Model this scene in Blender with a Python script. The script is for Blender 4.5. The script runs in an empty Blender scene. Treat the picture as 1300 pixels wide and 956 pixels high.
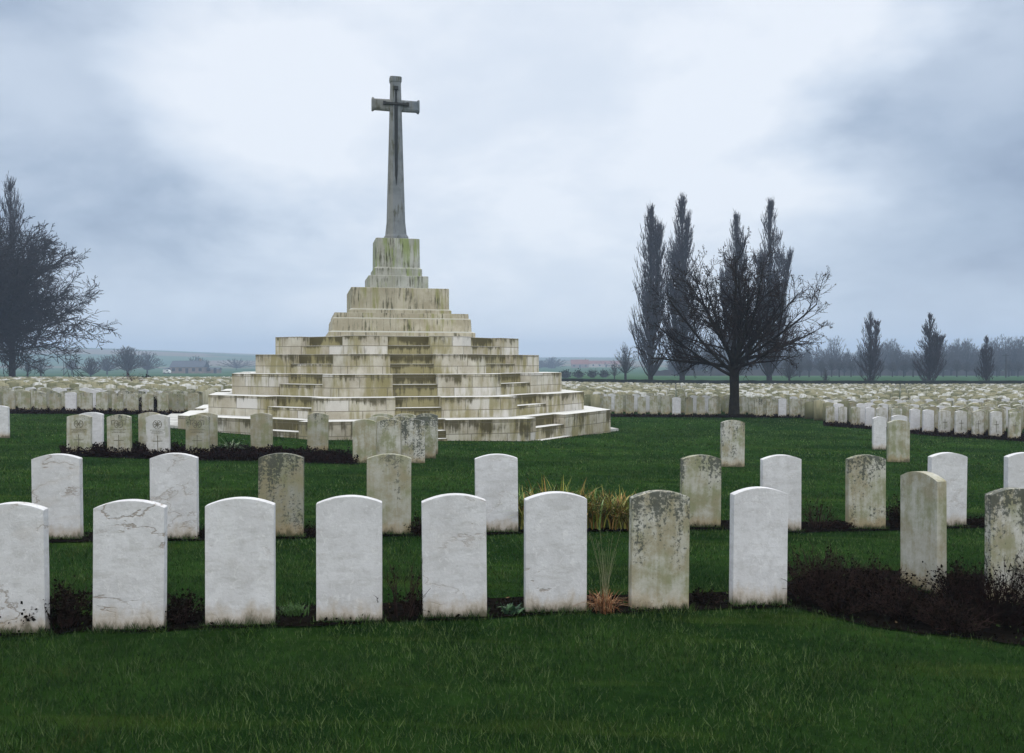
import bpy, bmesh, math, random
import numpy as np
from mathutils import Vector, Matrix
R = math.radians
rng = random.Random(7)
nr = np.random.RandomState(11)
sc = bpy.context.scene
COL = sc.collection
F = 1100.0; CAMZ = 1.67; HZ = 460.0

# ------------------------------------------------------------------ terrain
def sstep(a, b, x):
    t = np.clip((x - a) / (b - a), 0, 1)
    return t * t * (3 - 2 * t)
def G(x, y):
    x = np.asarray(x, float); y = np.asarray(y, float)
    z = -0.0125 * (np.clip(y, -30, 112) - 5.6)
    z = z - 0.45 * np.tanh(x / 18.0) * sstep(170, 120, y)
    z = z - 1.45 * sstep(112, 350, y)
    z = z + 1.3 * sstep(420, 800, y)
    u = x / np.maximum(y, 1)
    ridge = 3 + 17 * sstep(0.05, -0.5, u) + 3 * np.sin(u * 9 + 1)
    z = z + ridge * sstep(650, 1050, y)
    z = z + 6 * sstep(1100, 1500, y)
    return z
def g(x, y): return float(G(x, y))
def pix(px, py):
    """ground point seen at a pixel of the 1300x956 photograph"""
    Y = 10.0
    for _ in range(60):
        X = (px - 650) * Y / F
        Yn = F * (CAMZ - g(X, Y)) / (py - HZ)
        Y = 0.5 * Y + 0.5 * Yn
    return (px - 650) * Y / F, Y

# ------------------------------------------------------------------ object helpers
def tag(o, label=None, cat=None, group=None, kind=None):
    if label: o['label'] = label
    if cat: o['category'] = cat
    if group: o['group'] = group
    if kind: o['kind'] = kind
    return o
def link(o, parent=None):
    COL.objects.link(o)
    if parent is not None: o.parent = parent
    return o
def mesh_obj(name, verts, faces, mats=(), parent=None, smooth=False, mi=None):
    me = bpy.data.meshes.new(name)
    me.from_pydata([tuple(v) for v in verts], [], faces)
    for m in mats: me.materials.append(m)
    if mi is not None: me.polygons.foreach_set('material_index', mi)
    if smooth: me.polygons.foreach_set('use_smooth', [True] * len(me.polygons))
    me.update()
    return link(bpy.data.objects.new(name, me), parent)
def empty(name, loc, rz=0.0):
    o = bpy.data.objects.new(name, None); o.empty_display_size = 0.3
    o.location = loc; o.rotation_euler = (0, 0, rz)
    return link(o)
def np_mesh(name, V, loops, nper, mats, mi=None, smooth=False):
    me = bpy.data.meshes.new(name)
    V = np.asarray(V, np.float32); loops = np.asarray(loops, np.int32).ravel()
    nf = len(loops) // nper
    me.vertices.add(len(V)); me.vertices.foreach_set('co', V.ravel())
    me.loops.add(len(loops)); me.loops.foreach_set('vertex_index', loops)
    me.polygons.add(nf); me.polygons.foreach_set('loop_start', np.arange(nf, dtype=np.int32) * nper)
    for m in mats: me.materials.append(m)
    if mi is not None: me.polygons.foreach_set('material_index', np.asarray(mi, np.int32))
    if smooth: me.polygons.foreach_set('use_smooth', np.ones(nf, bool))
    me.update(calc_edges=True); me.validate()
    return me
class Boxes:
    def __init__(s): s.v = []; s.f = []; s.m = []
    def box(s, x0, x1, y0, y1, z0, z1, m=0):
        b = len(s.v)
        s.v += [(x0,y0,z0),(x1,y0,z0),(x1,y1,z0),(x0,y1,z0),(x0,y0,z1),(x1,y0,z1),(x1,y1,z1),(x0,y1,z1)]
        for q in ((0,3,2,1),(4,5,6,7),(0,1,5,4),(1,2,6,5),(2,3,7,6),(3,0,4,7)):
            s.f.append(tuple(b + i for i in q)); s.m.append(m)
    def build(s, name, mats, parent=None): return mesh_obj(name, s.v, s.f, mats, parent, mi=s.m)
class Tubes:
    def __init__(s): s.V = []; s.Fq = []; s.n = 0
    def add(s, P, Rr, k=3):
        P = np.asarray(P, float); m = len(P)
        d = np.gradient(P, axis=0); d /= (np.linalg.norm(d, axis=1, keepdims=True) + 1e-9)
        ref = np.array([1.0, 0, 0]) if abs(d[0, 0]) < 0.75 else np.array([0, 1.0, 0])
        a = np.cross(d, ref); a /= (np.linalg.norm(a, axis=1, keepdims=True) + 1e-9)
        b = np.cross(d, a)
        t = np.arange(k) * 2 * math.pi / k
        ring = (P[:, None, :] + np.asarray(Rr)[:, None, None] * (np.cos(t)[None, :, None] * a[:, None, :] + np.sin(t)[None, :, None] * b[:, None, :]))
        s.V.append(ring.reshape(-1, 3))
        i = np.arange(m - 1)[:, None] * k + np.arange(k)[None, :]
        j = np.arange(m - 1)[:, None] * k + (np.arange(k)[None, :] + 1) % k
        s.Fq.append(np.stack([i, j, j + k, i + k], -1).reshape(-1, 4) + s.n)
        s.n += m * k
    def mesh(s, name, mats, extraV=None, extraF=None):
        V = np.concatenate(s.V); Fq = np.concatenate(s.Fq); mi = np.zeros(len(Fq), int)
        if extraV is not None and len(extraV):
            Fq = np.concatenate([Fq, np.asarray(extraF) + len(V)]); V = np.concatenate([V, extraV])
            mi = np.concatenate([mi, np.ones(len(extraF), int)])
        return np_mesh(name, V, Fq, 4, mats, mi)

# ------------------------------------------------------------------ node helpers
class NT:
    def __init__(s, tree): s.t = tree
    def n(s, typ, **kw):
        nd = s.t.nodes.new(typ)
        for k, v in kw.items():
            if k == 'ins':
                for a, b in v.items(): s.put(nd.inputs[a], b)
            else: setattr(nd, k, v)
        return nd
    def put(s, sock, v):
        if isinstance(v, bpy.types.NodeSocket): s.t.links.new(v, sock)
        elif isinstance(v, (tuple, list)) and len(v) == 3 and sock.type == 'RGBA': sock.default_value = (*v, 1)
        else: sock.default_value = v
    def m(s, op, a, b=None, c=None, clamp=False):
        nd = s.n('ShaderNodeMath', operation=op, use_clamp=clamp)
        s.put(nd.inputs[0], a)
        if b is not None: s.put(nd.inputs[1], b)
        if c is not None: s.put(nd.inputs[2], c)
        return nd.outputs[0]
    def vm(s, op, a, b=None):
        nd = s.n('ShaderNodeVectorMath', operation=op)
        s.put(nd.inputs[0], a)
        if b is not None: s.put(nd.inputs[1], b)
        return nd.outputs['Value'] if op in ('DOT_PRODUCT', 'LENGTH') else nd.outputs[0]
    def noise(s, vec, scale, detail=4, rough=0.55, dist=0.0):
        nd = s.n('ShaderNodeTexNoise', ins={'Vector': vec, 'Scale': scale, 'Detail': detail, 'Roughness': rough, 'Distortion': dist})
        return nd.outputs['Fac']
    def mix(s, fac, a, b, blend='MIX'):
        nd = s.n('ShaderNodeMix', data_type='RGBA', blend_type=blend)
        s.put(nd.inputs[0], fac); s.put(nd.inputs[6], a); s.put(nd.inputs[7], b)
        return nd.outputs[2]
    def ss(s, x, a, b, lo=0.0, hi=1.0):
        nd = s.n('ShaderNodeMapRange', interpolation_type='SMOOTHSTEP')
        s.put(nd.inputs['Value'], x); s.put(nd.inputs['From Min'], a); s.put(nd.inputs['From Max'], b)
        s.put(nd.inputs['To Min'], lo); s.put(nd.inputs['To Max'], hi)
        return nd.outputs[0]
    def scale(s, vec, sx, sy, sz):
        return s.vm('MULTIPLY', vec, (sx, sy, sz))
def new_mat(name, rough=0.8, spec=0.3):
    m = bpy.data.materials.new(name); m.use_nodes = True
    t = NT(m.node_tree); bs = m.node_tree.nodes['Principled BSDF']
    bs.inputs['Roughness'].default_value = rough
    bs.inputs['Specular IOR Level'].default_value = spec
    return m, t, bs
def set_bump(t, bs, h, strength=0.3, dist=0.01):
    b = t.n('ShaderNodeBump', ins={'Strength': strength, 'Distance': dist, 'Height': h})
    t.put(bs.inputs['Normal'], b.outputs[0])
def simple_mat(name, c, rough=0.8, spec=0.2, var=0.25, scale=6.0, c2=None, bump=0.0):
    m, t, bs = new_mat(name, rough, spec if spec > 0.15 else 0.0)
    tc = t.n('ShaderNodeTexCoord').outputs['Object']
    nz = t.noise(tc, scale, 4)
    c2 = c2 or tuple(v * (1 - var) for v in c)
    t.put(bs.inputs['Base Color'], t.mix(t.ss(nz, 0.35, 0.65), c2, c))
    if bump: set_bump(t, bs, t.noise(tc, scale * 4, 5), bump)
    return m

# ---- headstone material: obj.color = (algae with painted shade, black lichen, veins)
def mat_headstone():
    m, t, bs = new_mat('portland_stone', 0.75, 0.25)
    tc = t.n('ShaderNodeTexCoord').outputs['Object']
    oi = t.n('ShaderNodeObjectInfo')
    rnd = oi.outputs['Random']
    off = t.n('ShaderNodeCombineXYZ', ins={'X': t.m('MULTIPLY', rnd, 91.0), 'Y': t.m('MULTIPLY', rnd, 37.0), 'Z': t.m('MULTIPLY', rnd, 53.0)}).outputs[0]
    p = t.vm('ADD', tc, off)
    sep = t.n('ShaderNodeSeparateColor', ins={'Color': oi.outputs['Color']})
    alg, lic, vei = sep.outputs[0], sep.outputs[1], sep.outputs[2]
    xyz = t.n('ShaderNodeSeparateXYZ', ins={'Vector': tc}); z = xyz.outputs['Z']
    base = t.mix(t.ss(t.noise(p, 5, 6, 0.6), 0.3, 0.7), (0.61, 0.61, 0.63), (0.74, 0.745, 0.775))
    base = t.mix(t.ss(t.noise(p, 60, 4, 0.6), 0.62, 0.72, 0, 0.25), base, (0.86, 0.86, 0.86))      # pale chips
    base = t.mix(t.ss(t.noise(t.scale(p, 2, 2, 7), 2, 5, 0.6), 0.5, 0.68, 0, 0.45), base, (0.50, 0.50, 0.51))
    base = t.mix(t.m('MULTIPLY', t.m('FRACT', t.m('MULTIPLY', rnd, 7.7)), 0.28), base, (0.50, 0.50, 0.50))
    base = t.mix(t.ss(t.noise(p, 17, 7, 0.72), 0.48, 0.62, 0, 0.38), base, (0.47, 0.47, 0.475))
    base = t.mix(t.ss(t.noise(t.scale(p, 1.2, 1.2, 5), 4.5, 7, 0.7), 0.53, 0.64, 0, 0.32), base, (0.45, 0.445, 0.43))
    base = t.mix(t.ss(t.noise(t.scale(p, 1, 1, 0.7), 26, 3, 0.5, 1.5), 0.60, 0.66, 0, 0.32), base, (0.84, 0.84, 0.85))
    # veins
    vn = t.noise(t.scale(p, 1.0, 1.0, 2.0), 1.5, 7, 0.58, 0.3)
    vd = t.m('ABSOLUTE', t.m('SUBTRACT', vn, 0.5))
    vmask = t.m('MULTIPLY', t.ss(vd, 0.0, 0.011, 1, 0), t.ss(t.noise(p, 2.3, 2), 0.46, 0.56))
    vmask = t.m('MULTIPLY', vmask, vei)
    base = t.mix(t.m('MULTIPLY', vmask, 0.8), base, (0.30, 0.245, 0.20))
    base = t.mix(t.m('MULTIPLY', t.m('MULTIPLY', t.ss(vd, 0.0, 0.07, 1, 0), t.ss(t.noise(p, 1.8, 2), 0.5, 0.6)), t.m('MULTIPLY', vei, 0.18)), base, (0.50, 0.43, 0.36))
    # dirt specks
    base = t.mix(t.ss(t.noise(p, 85, 3, 0.5), 0.30, 0.22, 0, 0.6), base, (0.3, 0.3, 0.28))
    # algae; near full amount also paints in the shade of unlit far faces
    st = t.noise(t.scale(p, 12, 12, 1.5), 1.0, 5, 0.65)
    am = t.m('MULTIPLY', t.ss(t.m('ADD', t.m('MULTIPLY', st, 0.4), t.m('MULTIPLY', t.noise(p, 4, 7, 0.7), 0.7)), t.m('SUBTRACT', 0.60, t.m('MULTIPLY', alg, 0.22)), 0.64, 0, 1), t.ss(alg, 0, 0.6))
    tint = t.mix(t.ss(t.noise(p, 3, 4), 0.4, 0.6), (0.20, 0.215, 0.09), (0.27, 0.235, 0.13))
    base = t.mix(t.m('MULTIPLY', alg, 0.72), base, t.mix(t.ss(alg, 0.75, 1.0), (0.40, 0.39, 0.27), (0.15, 0.15, 0.085)))
    base = t.mix(t.m('MULTIPLY', am, 0.8), base, tint)
    # black lichen: runs down from the top, and freckled patches
    fine = t.noise(p, 38, 6, 0.72)
    runs = t.noise(t.scale(p, 14, 14, 1.6), 1.0, 4, 0.6)
    top = t.ss(z, 0.40, 0.80)
    patch = t.noise(t.scale(p, 3.2, 3.2, 1.5), 1.3, 3)
    lm = t.m('ADD', t.m('MULTIPLY', top, 0.16), t.m('ADD', t.m('MULTIPLY', runs, 0.5), t.m('MULTIPLY', patch, 0.55)))
    lm = t.m('ADD', lm, t.m('MULTIPLY', t.m('SUBTRACT', fine, 0.5), 0.95))
    lm = t.m('MULTIPLY', t.ss(lm, t.m('SUBTRACT', 0.78, t.m('MULTIPLY', lic, 0.24)), t.m('SUBTRACT', 0.88, t.m('MULTIPLY', lic, 0.22))), t.ss(lic, 0, 0.35))
    base = t.mix(t.m('MULTIPLY', lm, 0.85), base, (0.055, 0.065, 0.055))
    # soil splash
    zz = t.m('SUBTRACT', z, t.m('MULTIPLY', t.m('SUBTRACT', t.noise(t.scale(p, 1, 1, 0.4), 12, 5, 0.7), 0.42), 0.26))
    base = t.mix(t.ss(zz, 0.14, 0.02, 0, 0.55), base, (0.38, 0.28, 0.15))
    base = t.mix(t.ss(zz, 0.06, -0.02, 0, 0.85), base, (0.08, 0.075, 0.04))
    t.put(bs.inputs['Base Color'], base)
    set_bump(t, bs, t.m('ADD', t.noise(p, 45, 5, 0.65), t.m('MULTIPLY', vmask, -1.0)), 0.6, 0.006)
    return m

def mat_far_stones():
    m, t, bs = new_mat('far_headstone_stone', 0.8, 0.2)
    tc = t.n('ShaderNodeTexCoord').outputs['Object']
    ri = t.n('ShaderNodeNewGeometry').outputs['Random Per Island']
    h = t.n('ShaderNodeAttribute', attribute_name='hgt').outputs['Fac']
    c = t.mix(t.ss(ri, 0.66, 0.84), t.mix(t.ss(ri, 0.15, 0.5), (0.15, 0.155, 0.09), (0.33, 0.31, 0.20)), (0.66, 0.66, 0.64))
    st = t.noise(t.scale(tc, 9, 9, 1.5), 1, 4, 0.6)
    c = t.mix(t.ss(st, 0.45, 0.62, 0, 0.6), c, (0.20, 0.20, 0.12))
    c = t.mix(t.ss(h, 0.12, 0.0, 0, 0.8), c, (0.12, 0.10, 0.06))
    t.put(bs.inputs['Base Color'], c)
    return m

# ---- monument limestone: uv in metres, colour attribute st = (tv, moss, up)
def mat_monument():
    m, t, bs = new_mat('monument_limestone', 0.8, 0.25)
    uv = t.n('ShaderNodeUVMap', uv_map='UVMap').outputs[0]
    tc = t.n('ShaderNodeTexCoord').outputs['Object']
    at = t.n('ShaderNodeAttribute', attribute_name='st').outputs['Color']
    sp = t.n('ShaderNodeSeparateColor', ins={'Color': at}); tv, moss = sp.outputs[0], sp.outputs[1]
    nz = t.n('ShaderNodeSeparateXYZ', ins={'Vector': t.n('ShaderNodeNewGeometry').outputs['True Normal']}).outputs['Z']
    up = t.ss(nz, 0.7, 0.9)
    br = t.n('ShaderNodeTexBrick', offset=0.37, offset_frequency=2, squash=1.35, squash_frequency=3,
             ins={'Vector': uv, 'Color1': (0.0, 0.0, 0.0), 'Color2': (1.0, 1.0, 1.0), 'Mortar': (0.5, 0.5, 0.5), 'Scale': 1.0,
                  'Mortar Size': 0.010, 'Mortar Smooth': 0.3, 'Bias': 0.0, 'Brick Width': 0.86, 'Row Height': 0.262})
    blk = t.n('ShaderNodeSeparateColor', ins={'Color': br.outputs['Color']}).outputs[0]
    mortar = br.outputs['Fac']
    stone = t.mix(t.ss(t.noise(tc, 2.0, 6, 0.6), 0.35, 0.65), (0.42, 0.38, 0.30), (0.58, 0.55, 0.47))
    stone = t.mix(t.ss(blk, 0.70, 0.98, 0, 0.75), stone, (0.68, 0.66, 0.64))
    stone = t.mix(t.ss(blk, 0.35, 0.05, 0, 0.40), stone, (0.36, 0.31, 0.22))
    stone = t.mix(t.ss(t.noise(tc, 30, 4, 0.6), 0.64, 0.72, 0, 0.35), stone, (0.22, 0.18, 0.12))
    u3 = t.n('ShaderNodeSeparateXYZ', ins={'Vector': uv})
    sv = t.n('ShaderNodeCombineXYZ', ins={'X': t.m('MULTIPLY', u3.outputs[0], 5.0), 'Y': t.m('MULTIPLY', u3.outputs[1], 0.7), 'Z': t.m('MULTIPLY', u3.outputs[1], 0.3)}).outputs[0]
    st = t.noise(sv, 1.0, 6, 0.65)
    big = t.noise(tc, 0.9, 3)
    alg = t.m('ADD', t.m('MULTIPLY', st, 0.55), t.m('MULTIPLY', big, 0.45))
    alg = t.m('ADD', alg, t.m('MULTIPLY', moss, 0.17))
    stone = t.mix(t.ss(alg, 0.45, 0.60, 0, 0.8), stone, (0.24, 0.21, 0.075))
    stone = t.mix(t.m('MULTIPLY', t.ss(t.noise(tc, 1.4, 3), 0.48, 0.62), t.ss(moss, 0.35, 0.6, 0, 0.0)), stone, (0.3, 0.4, 0.1))
    # dark runs starting under the top edges
    edge = t.m('ADD', t.m('MULTIPLY', t.ss(tv, 0.35, 1.0), 0.26), t.m('MULTIPLY', moss, 0.12))
    dk = t.m('ADD', t.m('MULTIPLY', t.noise(t.vm('MULTIPLY', sv, (2.6, 0.9, 1.0)), 1.0, 6, 0.72), 0.80), t.m('ADD', edge, t.m('MULTIPLY', t.m('SUBTRACT', t.noise(tc, 1.7, 4, 0.6), 0.5), 0.95)))
    stone = t.mix(t.ss(dk, 0.55, 0.74, 0, 0.92), stone, (0.075, 0.065, 0.03))
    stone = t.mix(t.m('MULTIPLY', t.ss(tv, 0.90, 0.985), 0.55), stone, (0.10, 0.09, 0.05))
    stone = t.mix(t.m('MULTIPLY', mortar, 0.75), stone, (0.14, 0.125, 0.09))
    top = t.mix(t.ss(t.noise(tc, 3, 5, 0.6), 0.3, 0.7), (0.56, 0.56, 0.54), (0.72, 0.72, 0.70))
    top = t.mix(t.ss(t.noise(tc, 6, 6, 0.7), 0.52, 0.68, 0, 0.4), top, (0.36, 0.36, 0.29))
    t.put(bs.inputs['Base Color'], t.mix(up, stone, top))
    set_bump(t, bs, t.m('SUBTRACT', t.noise(tc, 24, 6, 0.65), t.m('MULTIPLY', mortar, 1.2)), 0.5, 0.012)
    return m
def mat_upper(name, c1, c2, green, gl):
    m, t, bs = new_mat(name, 0.8, 0.25)
    tc = t.n('ShaderNodeTexCoord').outputs['Object']
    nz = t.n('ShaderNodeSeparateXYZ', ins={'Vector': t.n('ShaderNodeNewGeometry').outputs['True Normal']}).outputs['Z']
    x = t.n('ShaderNodeSeparateXYZ', ins={'Vector': tc})
    c = t.mix(t.ss(t.noise(tc, 2.5, 6, 0.6), 0.35, 0.65), c1, c2)
    jx = t.m('ABSOLUTE', t.m('SUBTRACT', t.m('FRACT', t.m('ADD', t.m('MULTIPLY', x.outputs[0], 1.55), 0.3)), 0.5))
    c = t.mix(t.ss(t.m('SINE', t.m('MULTIPLY', t.m('FLOOR', t.m('MULTIPLY', t.m('ADD', x.outputs[0], 0.1), 1.55)), 5.3)), -0.6, 0.9, 0, 0.35), c, (0.30, 0.28, 0.21))
    st = t.noise(t.scale(tc, 7, 7, 0.8), 1.0, 5, 0.65)
    gm = t.m('ADD', t.m('MULTIPLY', st, 0.6), t.m('MULTIPLY', t.noise(t.scale(tc, 1, 1, 0.5), 1.3, 3), 0.4))
    c = t.mix(t.ss(gm, 0.56 - gl, 0.66 - gl, 0, 0.8), c, green)
    c = t.mix(t.ss(t.m('ADD', t.noise(t.scale(tc, 16, 16, 1.1), 1.0, 5, 0.7), t.m('MULTIPLY', t.noise(tc, 2, 3), 0.5)), 0.78, 0.92, 0, 0.85), c, (0.06, 0.06, 0.03))
    c = t.mix(t.ss(jx, 0.485, 0.497, 0, 0.5), c, (0.16, 0.14, 0.1))
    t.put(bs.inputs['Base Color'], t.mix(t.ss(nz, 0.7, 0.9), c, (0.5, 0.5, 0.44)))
    set_bump(t, bs, t.noise(tc, 26, 6, 0.65), 0.45, 0.01)
    return m

def mat_ground():
    m, t, bs = new_mat('lawn_and_fields', 0.9, 0.0)
    pos = t.n('ShaderNodeNewGeometry').outputs['Position']
    s = t.n('ShaderNodeSeparateXYZ', ins={'Vector': pos}); x, y = s.outputs[0], s.outputs[1]
    lawn = t.mix(t.ss(t.noise(pos, 0.55, 5, 0.65), 0.35, 0.65), (0.011, 0.033, 0.008), (0.028, 0.068, 0.014))
    lawn = t.mix(t.ss(t.noise(pos, 7, 6, 0.7), 0.42, 0.66, 0, 0.5), lawn, (0.008, 0.022, 0.008))
    lawn = t.mix(t.ss(t.noise(pos, 35, 5, 0.7), 0.55, 0.72, 0, 0.45), lawn, (0.07, 0.12, 0.04))
    lawn = t.mix(t.ss(t.noise(t.scale(pos, 0.3, 2.2, 1), 1.1, 3, 0.6), 0.56, 0.68, 0, 0.40), lawn, (0.055, 0.10, 0.018))
    fld = t.mix(t.ss(t.noise(t.scale(pos, 0.4, 1.0, 1), 0.012, 3), 0.42, 0.58), (0.035, 0.080, 0.035), (0.055, 0.105, 0.045))
    plough = t.m('MULTIPLY', t.ss(t.noise(t.scale(pos, 1.0, 2.5, 1), 0.0035, 1), 0.50, 0.53), t.ss(y, 560, 600))
    fld = t.mix(plough, fld, (0.16, 0.12, 0.08))
    t.put(bs.inputs['Base Color'], t.mix(t.ss(y, 114, 116), lawn, fld))
    set_bump(t, bs, t.noise(pos, 50, 6, 0.75), 1.0, 0.03)
    return m
def mat_blades(name, cols, spec=0.04, rough=0.6):
    m, t, bs = new_mat(name, rough, spec)
    g_ = t.n('ShaderNodeNewGeometry'); ri = g_.outputs['Random Per Island']; pos = g_.outputs['Position']
    c = cols[0]
    for k, cc in enumerate(cols[1:]):
        lo = (k + 1) / len(cols)
        c = t.mix(t.ss(ri, lo - 0.06, lo + 0.06), c, cc)
    t.put(bs.inputs['Base Color'], c)
    return m, t, bs, c, pos
M_STONE = mat_headstone(); M_FAR = mat_far_stones(); M_MON = mat_monument(); M_GROUND = mat_ground()
M_UP = mat_upper('pedestal_stone', (0.33, 0.34, 0.30), (0.46, 0.47, 0.44), (0.22, 0.28, 0.08), 0.06)
M_UP2 = mat_upper('upper_tier_stone', (0.36, 0.32, 0.23), (0.50, 0.46, 0.36), (0.25, 0.25, 0.09), 0.04)
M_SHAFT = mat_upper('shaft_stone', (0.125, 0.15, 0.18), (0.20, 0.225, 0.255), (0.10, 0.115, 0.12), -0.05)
M_BRONZE = simple_mat('dark_bronze', (0.018, 0.024, 0.026), 0.55, 0.4, 0.4, 8)
M_ENGR = simple_mat('engraved_shadowed_stone', (0.21, 0.20, 0.15), 0.9, 0.1, 0.4, 20)
M_SOIL = simple_mat('dark_soil', (0.010, 0.0085, 0.007), 0.95, 0.1, 0.6, 14, bump=1.0)
M_PAVE = simple_mat('pale_paving', (0.56, 0.56, 0.53), 0.7, 0.3, 0.35, 3)
M_BARK = simple_mat('dark_bark', (0.030, 0.027, 0.022), 0.9, 0.1, 0.4, 5, bump=0.6)
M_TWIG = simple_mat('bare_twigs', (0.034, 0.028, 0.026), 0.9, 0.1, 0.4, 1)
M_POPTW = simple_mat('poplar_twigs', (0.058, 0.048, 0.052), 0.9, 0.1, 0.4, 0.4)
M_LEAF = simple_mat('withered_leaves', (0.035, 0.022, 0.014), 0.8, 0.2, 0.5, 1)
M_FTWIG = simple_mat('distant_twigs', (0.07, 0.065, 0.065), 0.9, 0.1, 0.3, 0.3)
M_HEDGE = simple_mat('clipped_dark_hedge', (0.018, 0.024, 0.014), 0.9, 0.1, 0.5, 2, bump=0.8)
M_ROOF = simple_mat('slate_roof', (0.07, 0.085, 0.11), 0.7, 0.2, 0.2, 1)
M_TILE = simple_mat('red_tile_roof', (0.20, 0.075, 0.05), 0.8, 0.2, 0.2, 1)
M_WALL = simple_mat('brick_wall', (0.24, 0.19, 0.16), 0.9, 0.2, 0.2, 1)
M_DARKW = simple_mat('window_glass', (0.03, 0.035, 0.045), 0.2, 0.5, 0.2, 1)
M_VAN = simple_mat('white_paint', (0.78, 0.78, 0.78), 0.4, 0.5, 0.05, 1)
M_TYRE = simple_mat('black_rubber', (0.02, 0.02, 0.02), 0.8, 0.2, 0.1, 1)
M_POLE = simple_mat('weathered_pole', (0.05, 0.045, 0.04), 0.9, 0.1, 0.3, 3)
M_SHRUB = simple_mat('shrub_twigs', (0.048, 0.031, 0.027), 0.9, 0.1, 0.5, 9)
M_SHRUBL = simple_mat('shrub_leaves', (0.014, 0.011, 0.008), 0.8, 0.1, 0.6, 12)
M_COVER = simple_mat('dark_red_leaves', (0.022, 0.011, 0.010), 0.8, 0.1, 0.6, 15, c2=(0.010, 0.009, 0.008))
M_LGREEN = simple_mat('fresh_leaves', (0.10, 0.20, 0.09), 0.6, 0.3, 0.4, 20)

# ------------------------------------------------------------------ ground
def build_ground():
    def axis(lo, hi, fine, step, grow):
        out = [fine[0]]; v = fine[0]
        while v < fine[1]: v += step; out.append(v)
        s = step
        while v < hi: s *= grow; v += s; out.append(v)
        v = fine[0]; s = step; left = []
        while v > lo: s *= grow; v -= s; left.append(v)
        return np.array(left[::-1] + out)
    xs = axis(-3200, 3200, (-30, 30), 0.75, 1.12); ys = axis(-400, 3600, (0, 60), 0.75, 1.09)
    XX, YY = np.meshgrid(xs, ys); ZZ = G(XX, YY)
    V = np.stack([XX, YY, ZZ], -1).reshape(-1, 3)
    nx = len(xs); i = (np.arange(len(ys) - 1)[:, None] * nx + np.arange(nx - 1)[None, :]).ravel()
    me = np_mesh('ground', V, np.stack([i, i + 1, i + nx + 1, i + nx], -1), 4, [M_GROUND], smooth=True)
    tag(link(bpy.data.objects.new('ground', me)), kind='structure')
build_ground()

def in_poly(X, Y, poly):
    ins = np.zeros(X.shape, bool); n = len(poly); j = n - 1
    for i in range(n):
        xi, yi = poly[i]; xj, yj = poly[j]
        c = ((yi > Y) != (yj > Y)) & (X < (xj - xi) * (Y - yi) / (yj - yi + 1e-12) + xi)
        ins ^= c; j = i
    return ins
def subdiv(poly, n=4):
    out = []
    for i in range(len(poly)):
        a = poly[i]; b = poly[(i + 1) % len(poly)]
        for k in range(n):
            q = k / n; w = 0.035 if k else 0.0
            out.append((a[0] + (b[0] - a[0]) * q + rng.uniform(-w, w), a[1] + (b[1] - a[1]) * q + rng.uniform(-w, w)))
    return out
BEDS_PX = {
 'front': [(-160,800),(-160,818),(57,808),(130,804),(207,804),(347,799),(484,793),(618,788),(746,781),(877,778),(1003,774),(1050,784),(1110,799),(1160,806),(1210,811),(1330,826),(1440,826),(1500,800),(1480,755),(1330,738),(1250,733),(1180,728),(1090,724),(1030,728),(985,750),(877,756),(746,758),(618,763),(484,769),(347,774),(207,779),(100,785)],
 'second': [(-160,686),(-160,694),(100,690),(250,688),(384,685),(521,682),(658,679),(800,676),(917,674),(1020,678),(1128,675),(1231,672),(1400,668),(1400,658),(1231,660),(1128,662),(1020,664),(917,662),(790,664),(658,667),(521,670),(384,673),(250,675),(100,678)],
 'third': [(75,572),(78,579),(140,582),(230,585),(330,586),(440,590),(455,590),(448,580),(330,574),(230,572),(140,571)],
 'leftblock': [(-200,518),(-200,526),(120,526),(235,528),(235,523),(120,520)],
 'rightblock': [(1046,536),(1046,541),(1100,545),(1186,554),(1300,561),(1420,572),(1420,560),(1300,551),(1186,544),(1100,538)],
 'midblock': [(755,527.3),(755,529.4),(1046,530.6),(1046,528.4)],
}
BEDS = {k: subdiv([pix(*p) for p in v], 3) for k, v in BEDS_PX.items()}
for k, poly in BEDS.items():
    bm = bmesh.new()
    vs = [bm.verts.new((x, y, 0)) for x, y in poly]
    bm.faces.new(vs); bmesh.ops.triangulate(bm, faces=bm.faces[:])
    for _ in range(2):
        le = [e for e in bm.edges if e.calc_length() > 0.5]
        if le: bmesh.ops.subdivide_edges(bm, edges=le, cuts=2); bmesh.ops.triangulate(bm, faces=bm.faces[:])
    for v in bm.verts: v.co.z = g(v.co.x, v.co.y) + 0.012
    bmesh.ops.recalc_face_normals(bm, faces=bm.faces[:])
    me = bpy.data.meshes.new('flower_bed'); bm.to_mesh(me); bm.free(); me.materials.append(M_SOIL)
    if sum(p.normal.z for p in me.polygons) < 0: me.flip_normals()
    tag(link(bpy.data.objects.new('flower_bed', me)), kind='structure')

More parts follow.
